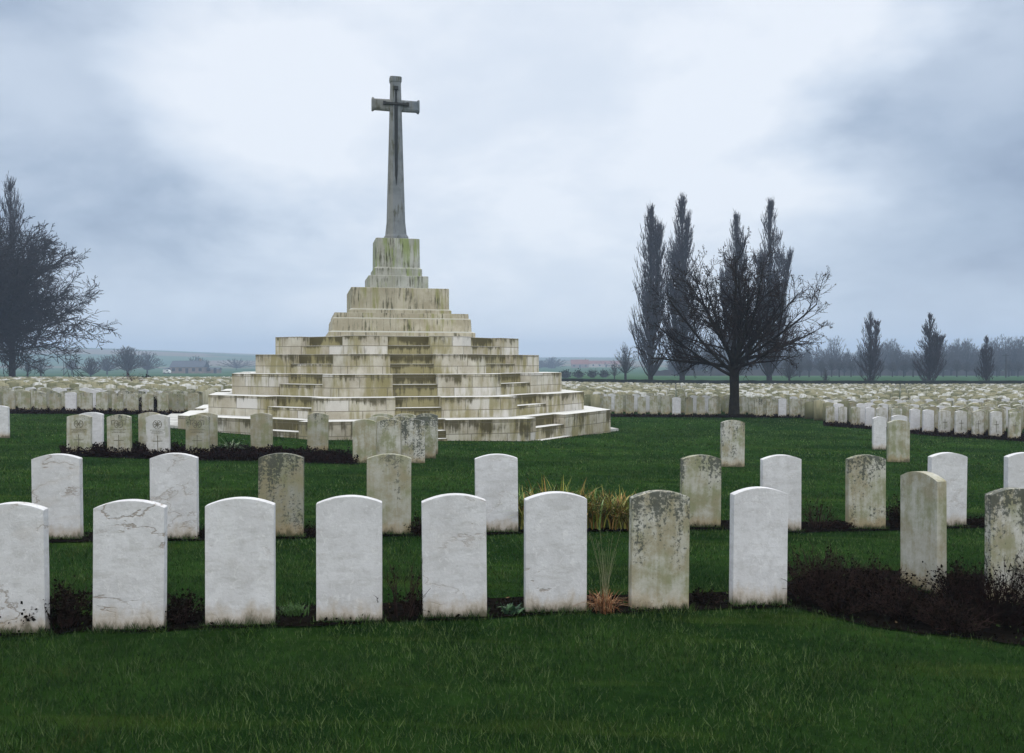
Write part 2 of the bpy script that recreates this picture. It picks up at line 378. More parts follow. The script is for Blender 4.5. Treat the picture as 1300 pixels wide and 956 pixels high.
# ------------------------------------------------------------------ monument
MC = (-3.45, 25.8); MROT = R(13.3)
def oct_outline(a, s, notch_d):
    hf = 0.41 * a; fy = -(a + hf - s)
    pts = [(-hf, -a), (hf, -a), (s, fy), (s, -fy), (hf, a), (-hf, a), (-s, -fy), (-s, fy)]
    L = lambda i: math.dist(pts[i], pts[(i + 1) % 8])
    c0 = 0.42; cw = min(1.5, L(1) - c0 - 0.7)
    nt = {0: [(hf - 0.55, hf + 0.55)], 4: [(hf - 0.55, hf + 0.55)]}
    for i, rev in ((1, False), (3, True), (5, False), (7, True)):
        nt[i] = [(L(i) - c0 - cw, L(i) - c0)] if rev else [(c0, c0 + cw)]
    for i in (2, 6):
        nt[i] = [(L(i) / 2 - 0.55, L(i) / 2 + 0.55)]
    path = []; steps = []
    for i in range(8):
        p = Vector(pts[i]); q = Vector(pts[(i + 1) % 8]); d = (q - p).normalized(); nrm = Vector((d.y, -d.x))
        path.append((tuple(p), 0))
        for t0, t1 in nt[i]:
            A = p + d * t0; B = p + d * t1
            path += [(tuple(A), 0), (tuple(A - nrm * notch_d), 1), (tuple(B - nrm * notch_d), 0), (tuple(B), 0)]
            steps.append((A, B, nrm, i))
    return path, steps
def prism(name, path, z0, z1, parent, mat, moss_flags=None, u0=0.0, mossv=0.0, bevel=0.012):
    n = len(path); me = bpy.data.meshes.new(name); V = []; Fc = []; UV = []; ST = []
    u = u0
    for i in range(n):
        p = path[i]; q = path[(i + 1) % n]; l = math.dist(p, q); b = len(V)
        V += [(*p, z0), (*q, z0), (*q, z1), (*p, z1)]
        Fc.append((b, b + 1, b + 2, b + 3)); UV += [(u, z0), (u + l, z0), (u + l, z1), (u, z1)]
        mo = max(mossv, 1.1 if moss_flags and moss_flags[i] else 0.0)
        ST += [(0, mo), (0, mo), (1, mo), (1, mo)]; u += l
    b = len(V); V += [(*p, z1) for p in path]; Fc.append(tuple(range(b, b + n)))
    UV += [(p[0], p[1]) for p in path]; ST += [(0, 0)] * n
    me.from_pydata(V, [], Fc); uvl = me.uv_layers.new(name='UVMap')
    uvl.data.foreach_set('uv', [c for x in UV for c in x])
    ca = me.color_attributes.new('st', 'FLOAT_COLOR', 'CORNER')
    ca.data.foreach_set('color', [c for x in ST for c in (x[0], x[1], 0, 1)])
    me.materials.append(mat); me.update()
    o = link(bpy.data.objects.new(name, me), parent)
    if bevel:
        wd = o.modifiers.new('weld', 'WELD'); wd.merge_threshold = 0.0005
        bv = o.modifiers.new('bevel', 'BEVEL'); bv.width = bevel; bv.segments = 2; bv.limit_method = 'ANGLE'; bv.angle_limit = R(25)
    return o
mon = empty('stepped_monument', (MC[0], MC[1], 0), MROT)
tag(mon, 'stepped pyramid of pale streaked limestone, mossy stair down its middle', 'monument')
TIERS = [(6.05, 5.75, -0.75, 0.34), (5.35, 5.05, 0.34, 0.84), (4.70, 4.50, 0.84, 1.38), (4.05, 3.92, 1.38, 1.88), (3.40, 3.42, 1.88, 2.36)]
for k, (a, s, z0, z1) in enumerate(TIERS):
    path, steps = oct_outline(a, s, 0.34)
    t = prism('stepped_tier', [p for p, _ in path], z0, z1, mon, M_MON, [f for _, f in path], u0=k * 1.7)
    zm = z1 - 0.25 if k else 0.09
    for A, B, nrm, i in steps:
        out = nrm * (-0.02 if i in (0, 2, 4, 6) else -0.035)
        e = (B - A).normalized() * 0.002
        q = [tuple(A + out + e), tuple(B + out - e), tuple(B - nrm * 0.337 - e), tuple(A - nrm * 0.337 + e)]
        prism('step', q, z0 if k else -0.75, zm, t, M_MON, u0=k * 2.3 + i, mossv=1.35 if i == 0 else (0.35 if i != 7 else 0.2))
        if k == 0:   # lowest plinth step in front of the notch
            q = [tuple(A + nrm * 0.16 + e), tuple(B + nrm * 0.16 - e), tuple(B + out * 0.9 - e), tuple(A + out * 0.9 + e)]
            prism('step', q, -0.75, -0.08 if i in (0, 7) else -0.2, t, M_MON, u0=3.3 + i, mossv=0.6)
def square_prof(name, prof, mat, parent, c=0.0):
    """square plan with chamfer c and a moulded profile [(half, z), ...]"""
    V = []; Fc = []
    for h, z in prof:
        if c: V += [(-h + c, -h, z), (h - c, -h, z), (h, -h + c, z), (h, h - c, z), (h - c, h, z), (-h + c, h, z), (-h, h - c, z), (-h, -h + c, z)]
        else: V += [(-h, -h, z), (h, -h, z), (h, h, z), (-h, h, z)]
    n = 8 if c else 4
    for r in range(len(prof) - 1):
        for i in range(n):
            Fc.append((r * n + i, r * n + (i + 1) % n, (r + 1) * n + (i + 1) % n, (r + 1) * n + i))
    b = (len(prof) - 1) * n; Fc.append(tuple(range(b, b + n)))
    o = mesh_obj(name, V, Fc, [mat], parent)
    bv = o.modifiers.new('bevel', 'BEVEL'); bv.width = 0.012; bv.segments = 2; bv.limit_method = 'ANGLE'; bv.angle_limit = R(20)
    return o
square_prof('moulded_tier', [(2.02, 2.36), (2.02, 2.49), (1.93, 2.53), (1.91, 2.87), (1.90, 2.872), (1.86, 2.90), (1.85, 3.03)], M_UP2, mon, 0.03)
square_prof('upper_tier', [(1.44, 3.03), (1.44, 3.14), (1.38, 3.18), (1.38, 3.77)], M_UP2, mon, 0.05)
square_prof('pedestal_base', [(0.86, 3.77), (0.86, 4.16)], M_UP, mon, 0.05)
square_prof('pedestal', [(0.70, 4.16), (0.70, 4.38), (0.645, 4.43), (0.635, 5.27)], M_UP, mon, 0.06)
def octp(cx, cy, a, b, z, c=0.30):
    ca, cb = a * c * 2 * 0.5 + 0, b * c
    return [(cx - a + ca, cy - b, z), (cx + a - ca, cy - b, z), (cx + a, cy - b + cb, z), (cx + a, cy + b - cb, z), (cx + a - ca, cy + b, z), (cx - a + ca, cy + b, z), (cx - a, cy + b - cb, z), (cx - a, cy - b + cb, z)]
def oct_loft(rings):
    V = []; Fc = []
    for r in rings: V += r
    for k in range(len(rings) - 1):
        for i in range(8): Fc.append((k * 8 + i, k * 8 + (i + 1) % 8, (k + 1) * 8 + (i + 1) % 8, (k + 1) * 8 + i))
    Fc.append(tuple(range(7, -1, -1))); b = (len(rings) - 1) * 8; Fc.append(tuple(range(b, b + 8)))
    return V, Fc
cross = empty('stone_cross', (0, 0, 0)); cross.parent = mon
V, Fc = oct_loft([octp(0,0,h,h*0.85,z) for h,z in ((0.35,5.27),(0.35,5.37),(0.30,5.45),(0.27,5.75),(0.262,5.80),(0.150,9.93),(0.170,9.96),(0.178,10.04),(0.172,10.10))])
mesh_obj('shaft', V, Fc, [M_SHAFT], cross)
for sgn in (-1, 1):
    rings = []
    for h, x in ((0.158,0.12),(0.152,0.62),(0.180,0.65),(0.184,0.69),(0.176,0.70)):
        rings.append([(sgn * x, p[0] * 0.72, 9.27 + p[1]) for p in octp(0, 0, h, h, 0)])
    V, Fc = oct_loft(rings)
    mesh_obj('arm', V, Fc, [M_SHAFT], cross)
# bronze sword on the front face
yb = lambda z: -(0.262 - (z - 5.80) * (0.107 / 4.06)) * 0.85
V = []; Fc = []
prof = [(0.026, 9.75), (0.026, 9.36), (0.050, 9.33), (0.046, 8.0), (0.036, 7.2), (0.004, 6.9)]
for w, z in prof:
    y = yb(z) - 0.004
    V += [(-w, y - 0.006, z), (0, y - 0.035, z), (w, y - 0.006, z), (w, y + 0.02, z), (-w, y + 0.02, z)]
for k in range(len(prof) - 1):
    for i in range(5): Fc.append((k*5+i, k*5+(i+1)%5, (k+1)*5+(i+1)%5, (k+1)*5+i))
sw = mesh_obj('sword', V, Fc, [M_BRONZE], cross)
bb = Boxes(); yg = yb(9.3); bb.box(-0.34, 0.34, yg - 0.050, yg + 0.03, 9.255, 9.315)
for sx in (-1, 1): bb.box(*sorted((sx*0.30, sx*0.38)), yg - 0.058, yg + 0.0, 9.235, 9.335)
bb.build('crossguard', [M_BRONZE], sw)
bb = Boxes(); bb.box(-0.06, 0.06, yb(9.75) - 0.06, yb(9.75) + 0.02, 9.70, 9.80); bb.build('pommel', [M_BRONZE], sw)
# paving aprons at both side stairs
for sx in (-1, 1):
    cs, sn = math.cos(MROT), math.sin(MROT); vs = []
    for lx, ly in ((sx * 5.78, -2.55), (sx * (6.2 if sx > 0 else 6.5), -2.2), (sx * (6.25 if sx > 0 else 6.8), 3.4), (sx * 5.78, 3.6)):
        wx, wy = MC[0] + lx * cs - ly * sn, MC[1] + lx * sn + ly * cs; vs.append((wx, wy))
    if sx < 0: vs = vs[::-1]
    top = [(x, y, g(x, y) + 0.07) for x, y in vs]; bot = [(x, y, g(x, y) - 0.2) for x, y in vs]
    tag(mesh_obj('paving', bot + top, [(4,5,6,7)] + [(i, (i+1)%4, 4+(i+1)%4, 4+i) for i in range(4)], [M_PAVE]), kind='structure')

# ------------------------------------------------------------------ headstones
def headstone_mesh(seg=20, w=0.40, h=0.80, t=0.078, rise=0.045, bev=0.004, bury=0.12):
    bm = bmesh.new(); prof = [(-w/2, -bury), (w/2, -bury)]
    for i in range(seg + 1):
        q = 1 - 2 * i / seg
        prof.append((q * w / 2, h - rise * q * q))
    f = [bm.verts.new((x, -t/2, z)) for x, z in prof]; b = [bm.verts.new((x, t/2, z)) for x, z in prof]
    n = len(prof)
    bm.faces.new(f); bm.faces.new(b[::-1])
    for i in range(n):
        bm.faces.new((f[(i+1)%n], f[i], b[i], b[(i+1)%n]))
    bmesh.ops.recalc_face_normals(bm, faces=bm.faces[:])
    if bev:
        sharp = [e for e in bm.edges if len(e.link_faces) == 2 and e.calc_face_angle() > R(30)]
        bmesh.ops.bevel(bm, geom=sharp, offset=bev, segments=2, profile=0.6, affect='EDGES')
    me = bpy.data.meshes.new('headstone'); bm.to_mesh(me); bm.free(); me.materials.append(M_STONE)
    return me
ST_NEAR = headstone_mesh(24); ST_MID = headstone_mesh(10, bev=0.0)
STONES = []     # (x, y) of everything placed, for the grass
WHITE = (0.0, 0.0, 1.0); 
def stone(xl, xr, yt, yb_, rot, col, label, group=None, me=ST_NEAR, tk=1.0, lean=0.0, extra_h=0.0):
    cx = (xl + xr) / 2; X, Y = pix(cx, yb_)
    s = Y / F; u = X / Y; side = 0.078 * tk * abs(math.sin(R(rot)) + u * math.cos(R(rot)))
    w = ((xr - xl) * s - side) / (math.cos(R(rot)) - u * math.sin(R(rot)))
    w = min(max(w, 0.3), 0.46); h = (yb_ - yt) * s * 1.0 + extra_h
    o = bpy.data.objects.new('headstone', me); link(o)
    o.location = (X, Y + 0.04, g(X, Y)); o.rotation_euler = (R(rng.uniform(-0.6, 0.6)), R(lean + rng.uniform(-0.7, 0.7)), R(rot))
    o.scale = (w / 0.40, tk, h / 0.80); o.color = (*col, 1)
    tag(o, label, 'headstone', group); STONES.append((X, Y + 0.04, R(rot)))
    return o
GF = 'headstones of the front row'; GS = 'headstones of the second row'; GT = 'headstones in the bed before the monument'
front = [
 (-36, 57, 640, 808, (0.05, 0.0, 1.0), 'large pale headstone cut by the left border, dirt stripe across its top'),
 (111, 207, 636.5, 803, (0.05, 0.0, 1.0), 'pale grey front headstone with two dark wavy cracks, beside a dark shrub'),
 (256, 347, 633.5, 797, (0.08, 0.0, 0.25), 'mottled off-white front headstone before the black-streaked stone'),
 (399, 484, 631, 792, (0.02, 0.0, 0.1), 'smooth pale front headstone with no cracks, left of the bare rose bush'),
 (535, 618, 628.5, 787, (0.02, 0.0, 0.5), 'white blotched front headstone between the rose bush and a small leafy weed'),
 (665, 746, 626, 780, (0.0, 0.0, 0.9), 'white front headstone with a brown wavy vein, directly before the iris clump'),
 (799, 877, 624, 777, (0.75, 0.75, 0.0), 'algae-stained front headstone with black streaked crown, right of the straw tuft'),
 (928, 1003, 620, 771, (0.0, 0.0, 0.15), 'clean white front headstone at the left end of the dark shrub bed'),
]
for xl, xr, yt, yb_, col, lab in front: stone(xl, xr, yt, yb_, 8, col, lab, GF)
stone(1147, 1207, 600, 752, -76, (0.8, 0.12, 0.0), 'grey-green headstone turned sideways, its thick dark right side showing', GF, tk=1.1)
stone(1256, 1334, 621, 772, 2, (0.65, 0.85, 0.0), 'black-blotched headstone standing in shrubs, cut by the right border', GF)
second = [
 (36, 102, 577, 686, (0.0, 0.0, 1.0), 'white second-row headstone with a brown crack, leftmost behind the front row'),
 (187, 250, 576, 686, (0.0, 0.0, 0.6), 'white second-row headstone faintly veined, with a soiled foot'),
 (325, 384, 576, 683, (0.95, 0.95, 0.0), 'olive second-row headstone with a broad black freckled streak'),
 (464, 521, 577, 680, (0.85, 0.25, 0.0), 'grey-green second-row headstone with a brown earthy foot'),
 (603, 658, 577, 677, (0.0, 0.0, 0.3), 'clean white second-row headstone touching the left end of the iris clump'),
 (864, 917, 578, 671, (0.8, 0.6, 0.0), 'cream weathered headstone with a black top band, right of the iris clump'),
 (967, 1020, 578, 676, (0.0, 0.0, 0.2), 'white headstone half behind the clean white front one, left of a bare rose bush'),
 (1076, 1128, 578, 673, (0.75, 0.75, 0.0), 'headstone with black drips, between a bare rose bush and a dark leafy bush'),
 (1180, 1231, 575, 670, (0.0, 0.0, 0.3), 'bluish white headstone behind the sideways grey-green one'),
 (1278, 1332, 575, 668, (0.0, 0.0, 0.2), 'white headstone at the right border, behind the black-blotched one'),
]
for xl, xr, yt, yb_, col, lab in second: stone(xl, xr, yt, yb_, 6, col, lab, GS)
# left bed before the monument
def engrave(o, kind=0):
    """regimental style round badge, lines of lettering and a cross, cut in the face"""
    t = Tubes(); yf = -0.040
    def line(pts, r=0.004): t.add(pts, [r] * len(pts), 4)
    c = (0.0, 0.615)
    P = [(c[0] + 0.075 * math.cos(a), yf, c[1] + 0.08 * math.sin(a)) for a in np.linspace(0, 2 * math.pi, 17)]
    line(P, 0.006)
    for a in np.linspace(0, 2 * math.pi, 7 + kind)[:-1]:
        line([(c[0], yf, c[1]), (c[0] + 0.055 * math.cos(a), yf, c[1] + 0.06 * math.sin(a))], 0.007)
    if kind % 2:
        for sx in (-1, 1): line([(sx * 0.05, yf, 0.70), (sx * 0.12, yf, 0.68), (sx * 0.11, yf, 0.60)], 0.006)
    me = t.mesh('carved_badge', [M_ENGR]); link(bpy.data.objects.new('carved_badge', me), o)
    b = Boxes()
    for zz, hw in ((0.50, 0.13), (0.472, 0.09), (0.444, 0.11)):
        x = -hw
        while x < hw:
            l = rng.uniform(0.010, 0.028); b.box(x, min(x + l, hw), yf - 0.001, yf + 0.003, zz, zz + 0.011); x += l + 0.007
    b.build('carved_inscription', [M_ENGR], o)
    b = Boxes(); b.box(-0.006, 0.006, yf - 0.001, yf + 0.003, 0.12, 0.40); b.box(-0.085, -0.0062, yf - 0.001, yf + 0.003, 0.285, 0.300); b.box(0.0062, 0.085, yf - 0.001, yf + 0.003, 0.285, 0.300)
    b.build('carved_cross', [M_ENGR], o)
o = stone(-22, 12, 515, 556, 4, (0.0, 0.0, 0.3), 'small white headstone at the left border, alone on the lawn', None)
stone(98, 130, 523.5, 570, 6, (0.0, 0, 0.2), 'white headstone peeking out right behind the leftmost engraved one', GT)
o = stone(82, 115, 526.5, 577, 4, (0.7, 0.2, 0), 'brown-green headstone engraved with a faint round badge and tall cross, leftmost of its bed', GT); engrave(o, 0)
o = stone(134, 166, 526.5, 578, 4, (0.8, 0.35, 0), 'brownish headstone with a large darkly carved badge, second in its bed', GT); engrave(o, 1)
stone(174, 203, 523.5, 572, 6, (0.8, 0.1, 0), 'olive headstone half hidden behind the light grey engraved one', GT)
o = stone(184, 215, 526.5, 579.5, 4, (0.3, 0.0, 0), 'light grey headstone with a round carved badge, in the bed before the monument', GT); engrave(o, 2)
stone(245, 275, 524, 574, 6, (0.85, 0.1, 0), 'mossy headstone whose right edge shows behind the green engraved one', GT)
o = stone(234, 265, 526.5, 578.5, 4, (0.9, 0.3, 0), 'mossy green headstone with carved badge, left of the spiky leaf tuft', GT); engrave(o, 1)
stone(317, 345.5, 524.5, 573, 4, (0.9, 0.1, 0), 'plain moss-green headstone right of the spiky leaf tuft', GT)
stone(389, 416, 524.5, 573, 4, (0.9, 0.45, 0), 'dark-crowned mossy headstone standing by itself before the monument stairs', GT)
nm = [('left', (0.8, 0.1, 0)), ('middle', (0.7, 0.55, 0)), ('right', (0.6, 1.0, 0))]
GC = 'tight cluster of nine headstones'
for r, (yt, yb_, x0, rn, wd) in enumerate(((532.5, 588, 447, 'front', 31), (528.7, 582, 465, 'middle', 29.5), (525, 576.5, 471, 'rear', 28.5))):
    for k in range(3):
        desc = {0: ('pale algae-green', 'grey streaked', 'black streaked')[k]}.get(r, 'mossy')
        stone(x0 + k * wd, x0 + (k + 1) * wd - 0.8, yt, yb_, 3, nm[k][1], '%s headstone, %s of the %s three in the tight cluster before the stairs' % (desc, nm[k][0], rn), GC)
# right lawn
stone(915, 946.5, 533.5, 593, 7, (0.6, 0.65, 0), 'stained headstone alone on the lawn below the big bare tree', None)
stone(1132, 1153, 527, 566, 4, (0, 0, 0.2), 'white headstone whose rounded top shows behind the lone pair on the right lawn', 'lone trio on the right lawn')
stone(1108.5, 1127, 529, 571, 4, (0, 0, 0.2), 'narrow white headstone left in the lone pair on the right lawn', 'lone trio on the right lawn')
stone(1127.5, 1157, 533.5, 587, 4, (0.8, 0.25, 0), 'green weathered headstone right in the lone pair on the right lawn', 'lone trio on the right lawn')
# right block: the nearest line, seen along its bed
edge = [(1049,1060.5,515.5,538),(1065,1076,516,538.7),(1081,1093,516.5,540.5),(1099,1111,517,543),(1113,1127,517.5,544),(1132,1146,518,546),
        (1155,1169,519,547.5),(1172,1187,520,549.5),(1192,1208,521,550.5),(1213,1229,521.3,552.5),(1235,1250.5,521.6,554),(1258,1274,522,555.5),(1281,1297.5,523,557.5)]
ew = {3, 6, 7}
GE = 'headstones along the bed edge at right'
ordn = ['first', 'second', 'third', 'fourth', 'fifth', 'sixth', 'seventh', 'eighth', 'ninth', 'tenth', 'eleventh', 'twelfth', 'last']
for k, (xl, xr, yt, yb_) in enumerate(edge):
    w_ = k in ew
    o = stone(xl, xr, yt, yb_, 2, (0, 0, 0.3) if w_ else (rng.uniform(0.3, 0.7), 0.05, 0), '%s headstone, %s from the left along the bed edge on the right' % ('white' if w_ else 'grey-green', ordn[k]), GE, me=ST_MID)
    if k >= 8:
        b = Boxes(); yf = -0.040; b.box(-0.01, 0.01, yf - 0.002, yf + 0.002, 0.15, 0.5); b.box(-0.08, -0.0102, yf - 0.002, yf + 0.002, 0.38, 0.40); b.box(0.0102, 0.08, yf - 0.002, yf + 0.002, 0.38, 0.40)
        b.build('carved_cross', [M_ENGR], o)
# mass of headstones: grid positions
def monu(x, y):  # monument or lawn around it
    return math.hypot(x - MC[0], y - MC[1]) < 9.5
cand = []
def edge_x(y):   # x of the right block's left edge
    ys = [pix((a + b) / 2, d) for a, b, c, d in edge]
    ys = sorted((p[1], p[0]) for p in ys)
    return float(np.interp(y, [p[0] for p in ys], [p[1] for p in ys]))
# middle and right part
_, ymid = pix(900, 528.0)
row = 0; y = ymid
def add_row(y, x0, x1, pitch, slope, blk, rw, ph):
    x = x0 + ph
    while x < x1:
        if rng.random() > 0.015:
            cand.append((x + rng.uniform(-0.02, 0.02), y + slope * (x - x0) + rng.uniform(-0.03, 0.03), rng.random() < 0.20, blk, rw))
        x += pitch
row = 0; y = ymid
while y < 107:
    u1 = 0.66 * y
    add_row(y, -0.16 * y, u1, 0.49 if row == 0 else 0.52, 0.0, 'mid', row, (row * 0.17) % 0.5)
    y += 2.0; row += 1
y0r = pix(1297, 557.5)[1]
y = y0r + 0.9; row = 0
while y < ymid - 1:
    add_row(y, edge_x(y) + 0.45, 0.72 * y, 0.56, 0.0, 'right', row, 0.0)
    y += 1.05 if row < 10 else 1.75; row += 1
_, yl = pix(100, 522.5)
y = yl; row = 0
while y < 104:
    add_row(y, -0.74 * y, (-0.345 if row < 4 else -0.20 + 0.0) * y, 0.52, 0.0, 'left', row, (row * 0.23) % 0.52)
    y += 1.75; row += 1
# keep the big tree clear
TX, TY = pix(932, 528.5)
cand = [c for c in cand if math.hypot(c[0] - TX, c[1] - TY) > 0.55]
def visrank(c):
    x, y = c[0], c[1]; u = x / y
    if abs(u) > 0.60: return 1e9
    if -0.36 < u < 0.10: return 1e9
    return y + (0 if c[4] < 3 else 3 * c[4])
order = sorted(range(len(cand)), key=lambda i: visrank(cand[i]))
N_IND = 300 - len(STONES)
ind = set(order[:N_IND])
for i in order[:N_IND]:
    x, y, wh, blk, rw = cand[i]
    o = bpy.data.objects.new('headstone', ST_MID); link(o)
    fac = 0.86 if blk == 'left' else 1.0
    o.location = (x, y, g(x, y)); o.scale = (rng.uniform(0.88, 0.95) * (0.92 if blk == 'mid' else 1), 1, rng.uniform(0.92, 1.02) * fac)
    o.rotation_euler = (R(rng.uniform(-1, 1)), R(rng.uniform(-0.6, 0.6)), R(rng.uniform(-1.5, 1.5) + (2 if blk == 'mid' else 3)))
    o.color = (0, 0, 0.3, 1) if wh else (rng.uniform(0.7, 1.0), rng.uniform(0.0, 0.5), 0, 1)  # top algae values also carry the painted shade of the unlit side
    tint = 'white' if wh else 'dull green-brown'
    if blk == 'mid' and rw == 0: where, gp = 'in the foremost line of the far block, beneath the bare trees', 'foremost line of the far block'
    elif blk == 'mid': where, gp = 'in the lines just behind the foremost line of the far block', 'next lines of the far block'
    elif blk == 'right': where, gp = 'packed behind the bed-edge line at right', 'headstones packed behind the bed edge at right'
    elif rw == 0: where, gp = 'in the foremost line of the block left of the monument', 'foremost line of the left block'
    else: where, gp = 'in the lines behind the foremost one, left of the monument', 'next lines of the left block'
    tag(o, '%s headstone %s' % (tint, where), 'headstone', gp + (', white ones' if wh else ', weathered ones'))
rest = [cand[i] for i in range(len(cand)) if i not in ind]
def far_mass(rows):
    seg = 5; prof = [(-0.2, -0.1), (0.2, -0.1)] + [((1 - 2*i/seg) * 0.2, 0.78 - 0.05 * (1 - 2*i/seg)**2) for i in range(seg + 1)]
    P = np.array(prof); n = len(P)
    base = np.concatenate([np.stack([P[:, 0], -0.039 * np.ones(n), P[:, 1]], 1), np.stack([P[:, 0], 0.039 * np.ones(n), P[:, 1]], 1)])
    quads = []
    for i in range(n): quads.append(((i+1)%n, i, i+n, (i+1)%n+n))
    # front/back as quad fans (n = 8): 3 quads each
    fr = [(0, 1, 2, 7), (7, 2, 3, 6), (6, 3, 4, 5)]
    for a, b, c, d in fr: quads.append((a, b, c, d)); quads.append((d+n, c+n, b+n, a+n))
    Q = np.array(quads)
    rows = np.array([(r[0], r[1]) for r in rows]); N = len(rows)
    a = nr.normal(R(2), R(1.5), N); sx = nr.uniform(0.95, 1.05, N); sz = nr.uniform(0.9, 1.04, N)
    X = base[None, :, 0] * sx[:, None]; Yb = base[None, :, 1]; Z = base[None, :, 2] * sz[:, None]
    V = np.stack([X * np.cos(a)[:, None] - Yb * np.sin(a)[:, None] + rows[:, 0, None],
                  X * np.sin(a)[:, None] + Yb * np.cos(a)[:, None] + rows[:, 1, None],
                  Z + G(rows[:, 0], rows[:, 1])[:, None]], -1).reshape(-1, 3)
    Fq = (Q[None] + (np.arange(N) * len(base))[:, None, None]).reshape(-1, 4)
    me = np_mesh('distant_headstones', V, Fq, 4, [M_FAR])
    at = me.attributes.new('hgt', 'FLOAT', 'POINT'); at.data.foreach_set('value', np.broadcast_to(base[None, :, 2], (N, len(base))).ravel().astype(np.float32))
    tag(link(bpy.data.objects.new('distant_headstones', me)), 'thousands of pale and mossy headstones in lines reaching back to the hedge', 'headstones', kind='stuff')
far_mass(rest)

# ------------------------------------------------------------------ grass
def blades(name, polys_y, dens_fn, mat, hmul=1.0):
    pass
M_GRASS, tg, bg, cg, pg = mat_blades('lawn_blades', [(0.010, 0.026, 0.008), (0.036, 0.080, 0.016), (0.075, 0.140, 0.028), (0.020, 0.048, 0.014), (0.150, 0.210, 0.085)])
c_ = tg.mix(tg.ss(tg.noise(pg, 0.6, 5, 0.65), 0.38, 0.62, 0, 0.6), cg, (0.010, 0.030, 0.010))
c_ = tg.mix(tg.ss(tg.noise(pg, 9, 5, 0.7), 0.50, 0.66, 0, 0.7), c_, (0.007, 0.020, 0.007))
c_ = tg.mix(tg.ss(tg.noise(pg, 14, 4, 0.7), 0.58, 0.68, 0, 0.6), c_, (0.12, 0.175, 0.055))
c_ = tg.mix(tg.ss(tg.noise(tg.scale(pg, 1, 1, 1), 2.3, 6, 0.7), 0.54, 0.66, 0, 0.5), c_, (0.075, 0.095, 0.025))
c_ = tg.mix(tg.ss(tg.noise(tg.scale(pg, 0.35, 2.2, 1), 1.1, 3, 0.6), 0.55, 0.68, 0, 0.45), c_, (0.075, 0.105, 0.022))
tg.put(bg.inputs['Base Color'], c_)
def build_grass():
    Vs = []; Fs = []; off = 0
    bands = [(2.9, 5.0, 5600, 0.040, 0.0042), (5.0, 7.5, 3800, 0.038, 0.0055), (7.5, 11, 1700, 0.036, 0.008), (11, 17, 700, 0.036, 0.013), (17, 27, 210, 0.040, 0.024), (27, 40, 60, 0.04, 0.04)]
    beds = [np.array(p) for p in BEDS.values()]
    for y0, y1, dn, hh, ww in bands:
        xw = 0.80 * y1 + 0.8; N = int((y1 - y0) * 2 * xw * dn)
        X = nr.uniform(-xw, xw, N); Y = nr.uniform(y0, y1, N)
        keep = np.abs(X) < 0.80 * Y + 0.9
        # patchy density
        pt = np.sin(X * 3.1 + 1.3 * np.sin(Y * 2.3)) * np.sin(Y * 3.7 + 1.7 * np.sin(X * 1.9))
        keep &= nr.uniform(0, 1, N) < 0.8 + 0.2 * pt
        jx, jy = nr.normal(0, 0.035, N), nr.normal(0, 0.035, N)
        for p in beds: keep &= ~in_poly(X + jx, Y + jy, p)
        lx = (X - MC[0]) * math.cos(MROT) + (Y - MC[1]) * math.sin(MROT); ly = -(X - MC[0]) * math.sin(MROT) + (Y - MC[1]) * math.cos(MROT)
        keep &= ~((np.abs(lx) < 5.85) & (np.abs(ly) < 6.1) & (np.abs(lx) + np.abs(ly) < 8.6))
        for sx, sy, sr in STONES[:46]:
            dx = (X - sx) * math.cos(sr) + (Y - sy) * math.sin(sr); dy = -(X - sx) * math.sin(sr) + (Y - sy) * math.cos(sr)
            keep &= ~((np.abs(dx) < 0.2) & (np.abs(dy) < 0.045))
        X = X[keep]; Y = Y[keep]; n = len(X); pt = pt[keep]
        h = hh * nr.uniform(0.5, 1.25, n) * (1 + 0.25 * pt) * (1 + 0.9 * (nr.uniform(0, 1, n) > 0.985)); w = ww * nr.uniform(0.6, 1.2, n)
        a = nr.uniform(0, 2 * math.pi, n); ln = nr.uniform(0.1, 1.0, n) * h; la = nr.uniform(0, 2 * math.pi, n)
        Z = G(X, Y) - 0.004
        p0 = np.stack([X - np.cos(a) * w / 2, Y - np.sin(a) * w / 2, Z], 1); p1 = np.stack([X + np.cos(a) * w / 2, Y + np.sin(a) * w / 2, Z], 1)
        p2 = np.stack([X + np.cos(la) * ln, Y + np.sin(la) * ln, Z + h], 1)
        Vs.append(np.stack([p0, p1, p2], 1).reshape(-1, 3)); Fs.append(np.arange(n * 3) + off); off += n * 3
    # longer tufts left by the mower along the foot of the near stones
    X = []; Y = []
    for sx, sy, sr in STONES[:20]:
        for sd in (-1, 1):
            k = 260; q = nr.uniform(-0.23, 0.23, k); e = 0.05 + np.abs(nr.normal(0, 0.02, k))
            X.append(sx + q * math.cos(sr) + sd * e * math.sin(sr) * 1.0); Y.append(sy + q * math.sin(sr) - sd * e * math.cos(sr))
    X = np.concatenate(X); Y = np.concatenate(Y); n = len(X)
    h = nr.uniform(0.02, 0.065, n) * (0.6 + 0.6 * np.abs(np.sin(X * 17 + Y * 9))); w = nr.uniform(0.004, 0.007, n); a = nr.uniform(0, 2*math.pi, n); la = nr.uniform(0, 2*math.pi, n); Z = G(X, Y)
    p0 = np.stack([X - np.cos(a)*w/2, Y - np.sin(a)*w/2, Z], 1); p1 = np.stack([X + np.cos(a)*w/2, Y + np.sin(a)*w/2, Z], 1); p2 = np.stack([X + np.cos(la)*h*0.5, Y + np.sin(la)*h*0.5, Z + h], 1)
    Vs.append(np.stack([p0, p1, p2], 1).reshape(-1, 3)); Fs.append(np.arange(n * 3) + off)
    me = np_mesh('lawn_grass', np.concatenate(Vs), np.concatenate(Fs), 3, [M_GRASS])
    tag(link(bpy.data.objects.new('lawn_grass', me)), 'short deep green mown grass around the headstones', 'grass', kind='stuff')
build_grass()

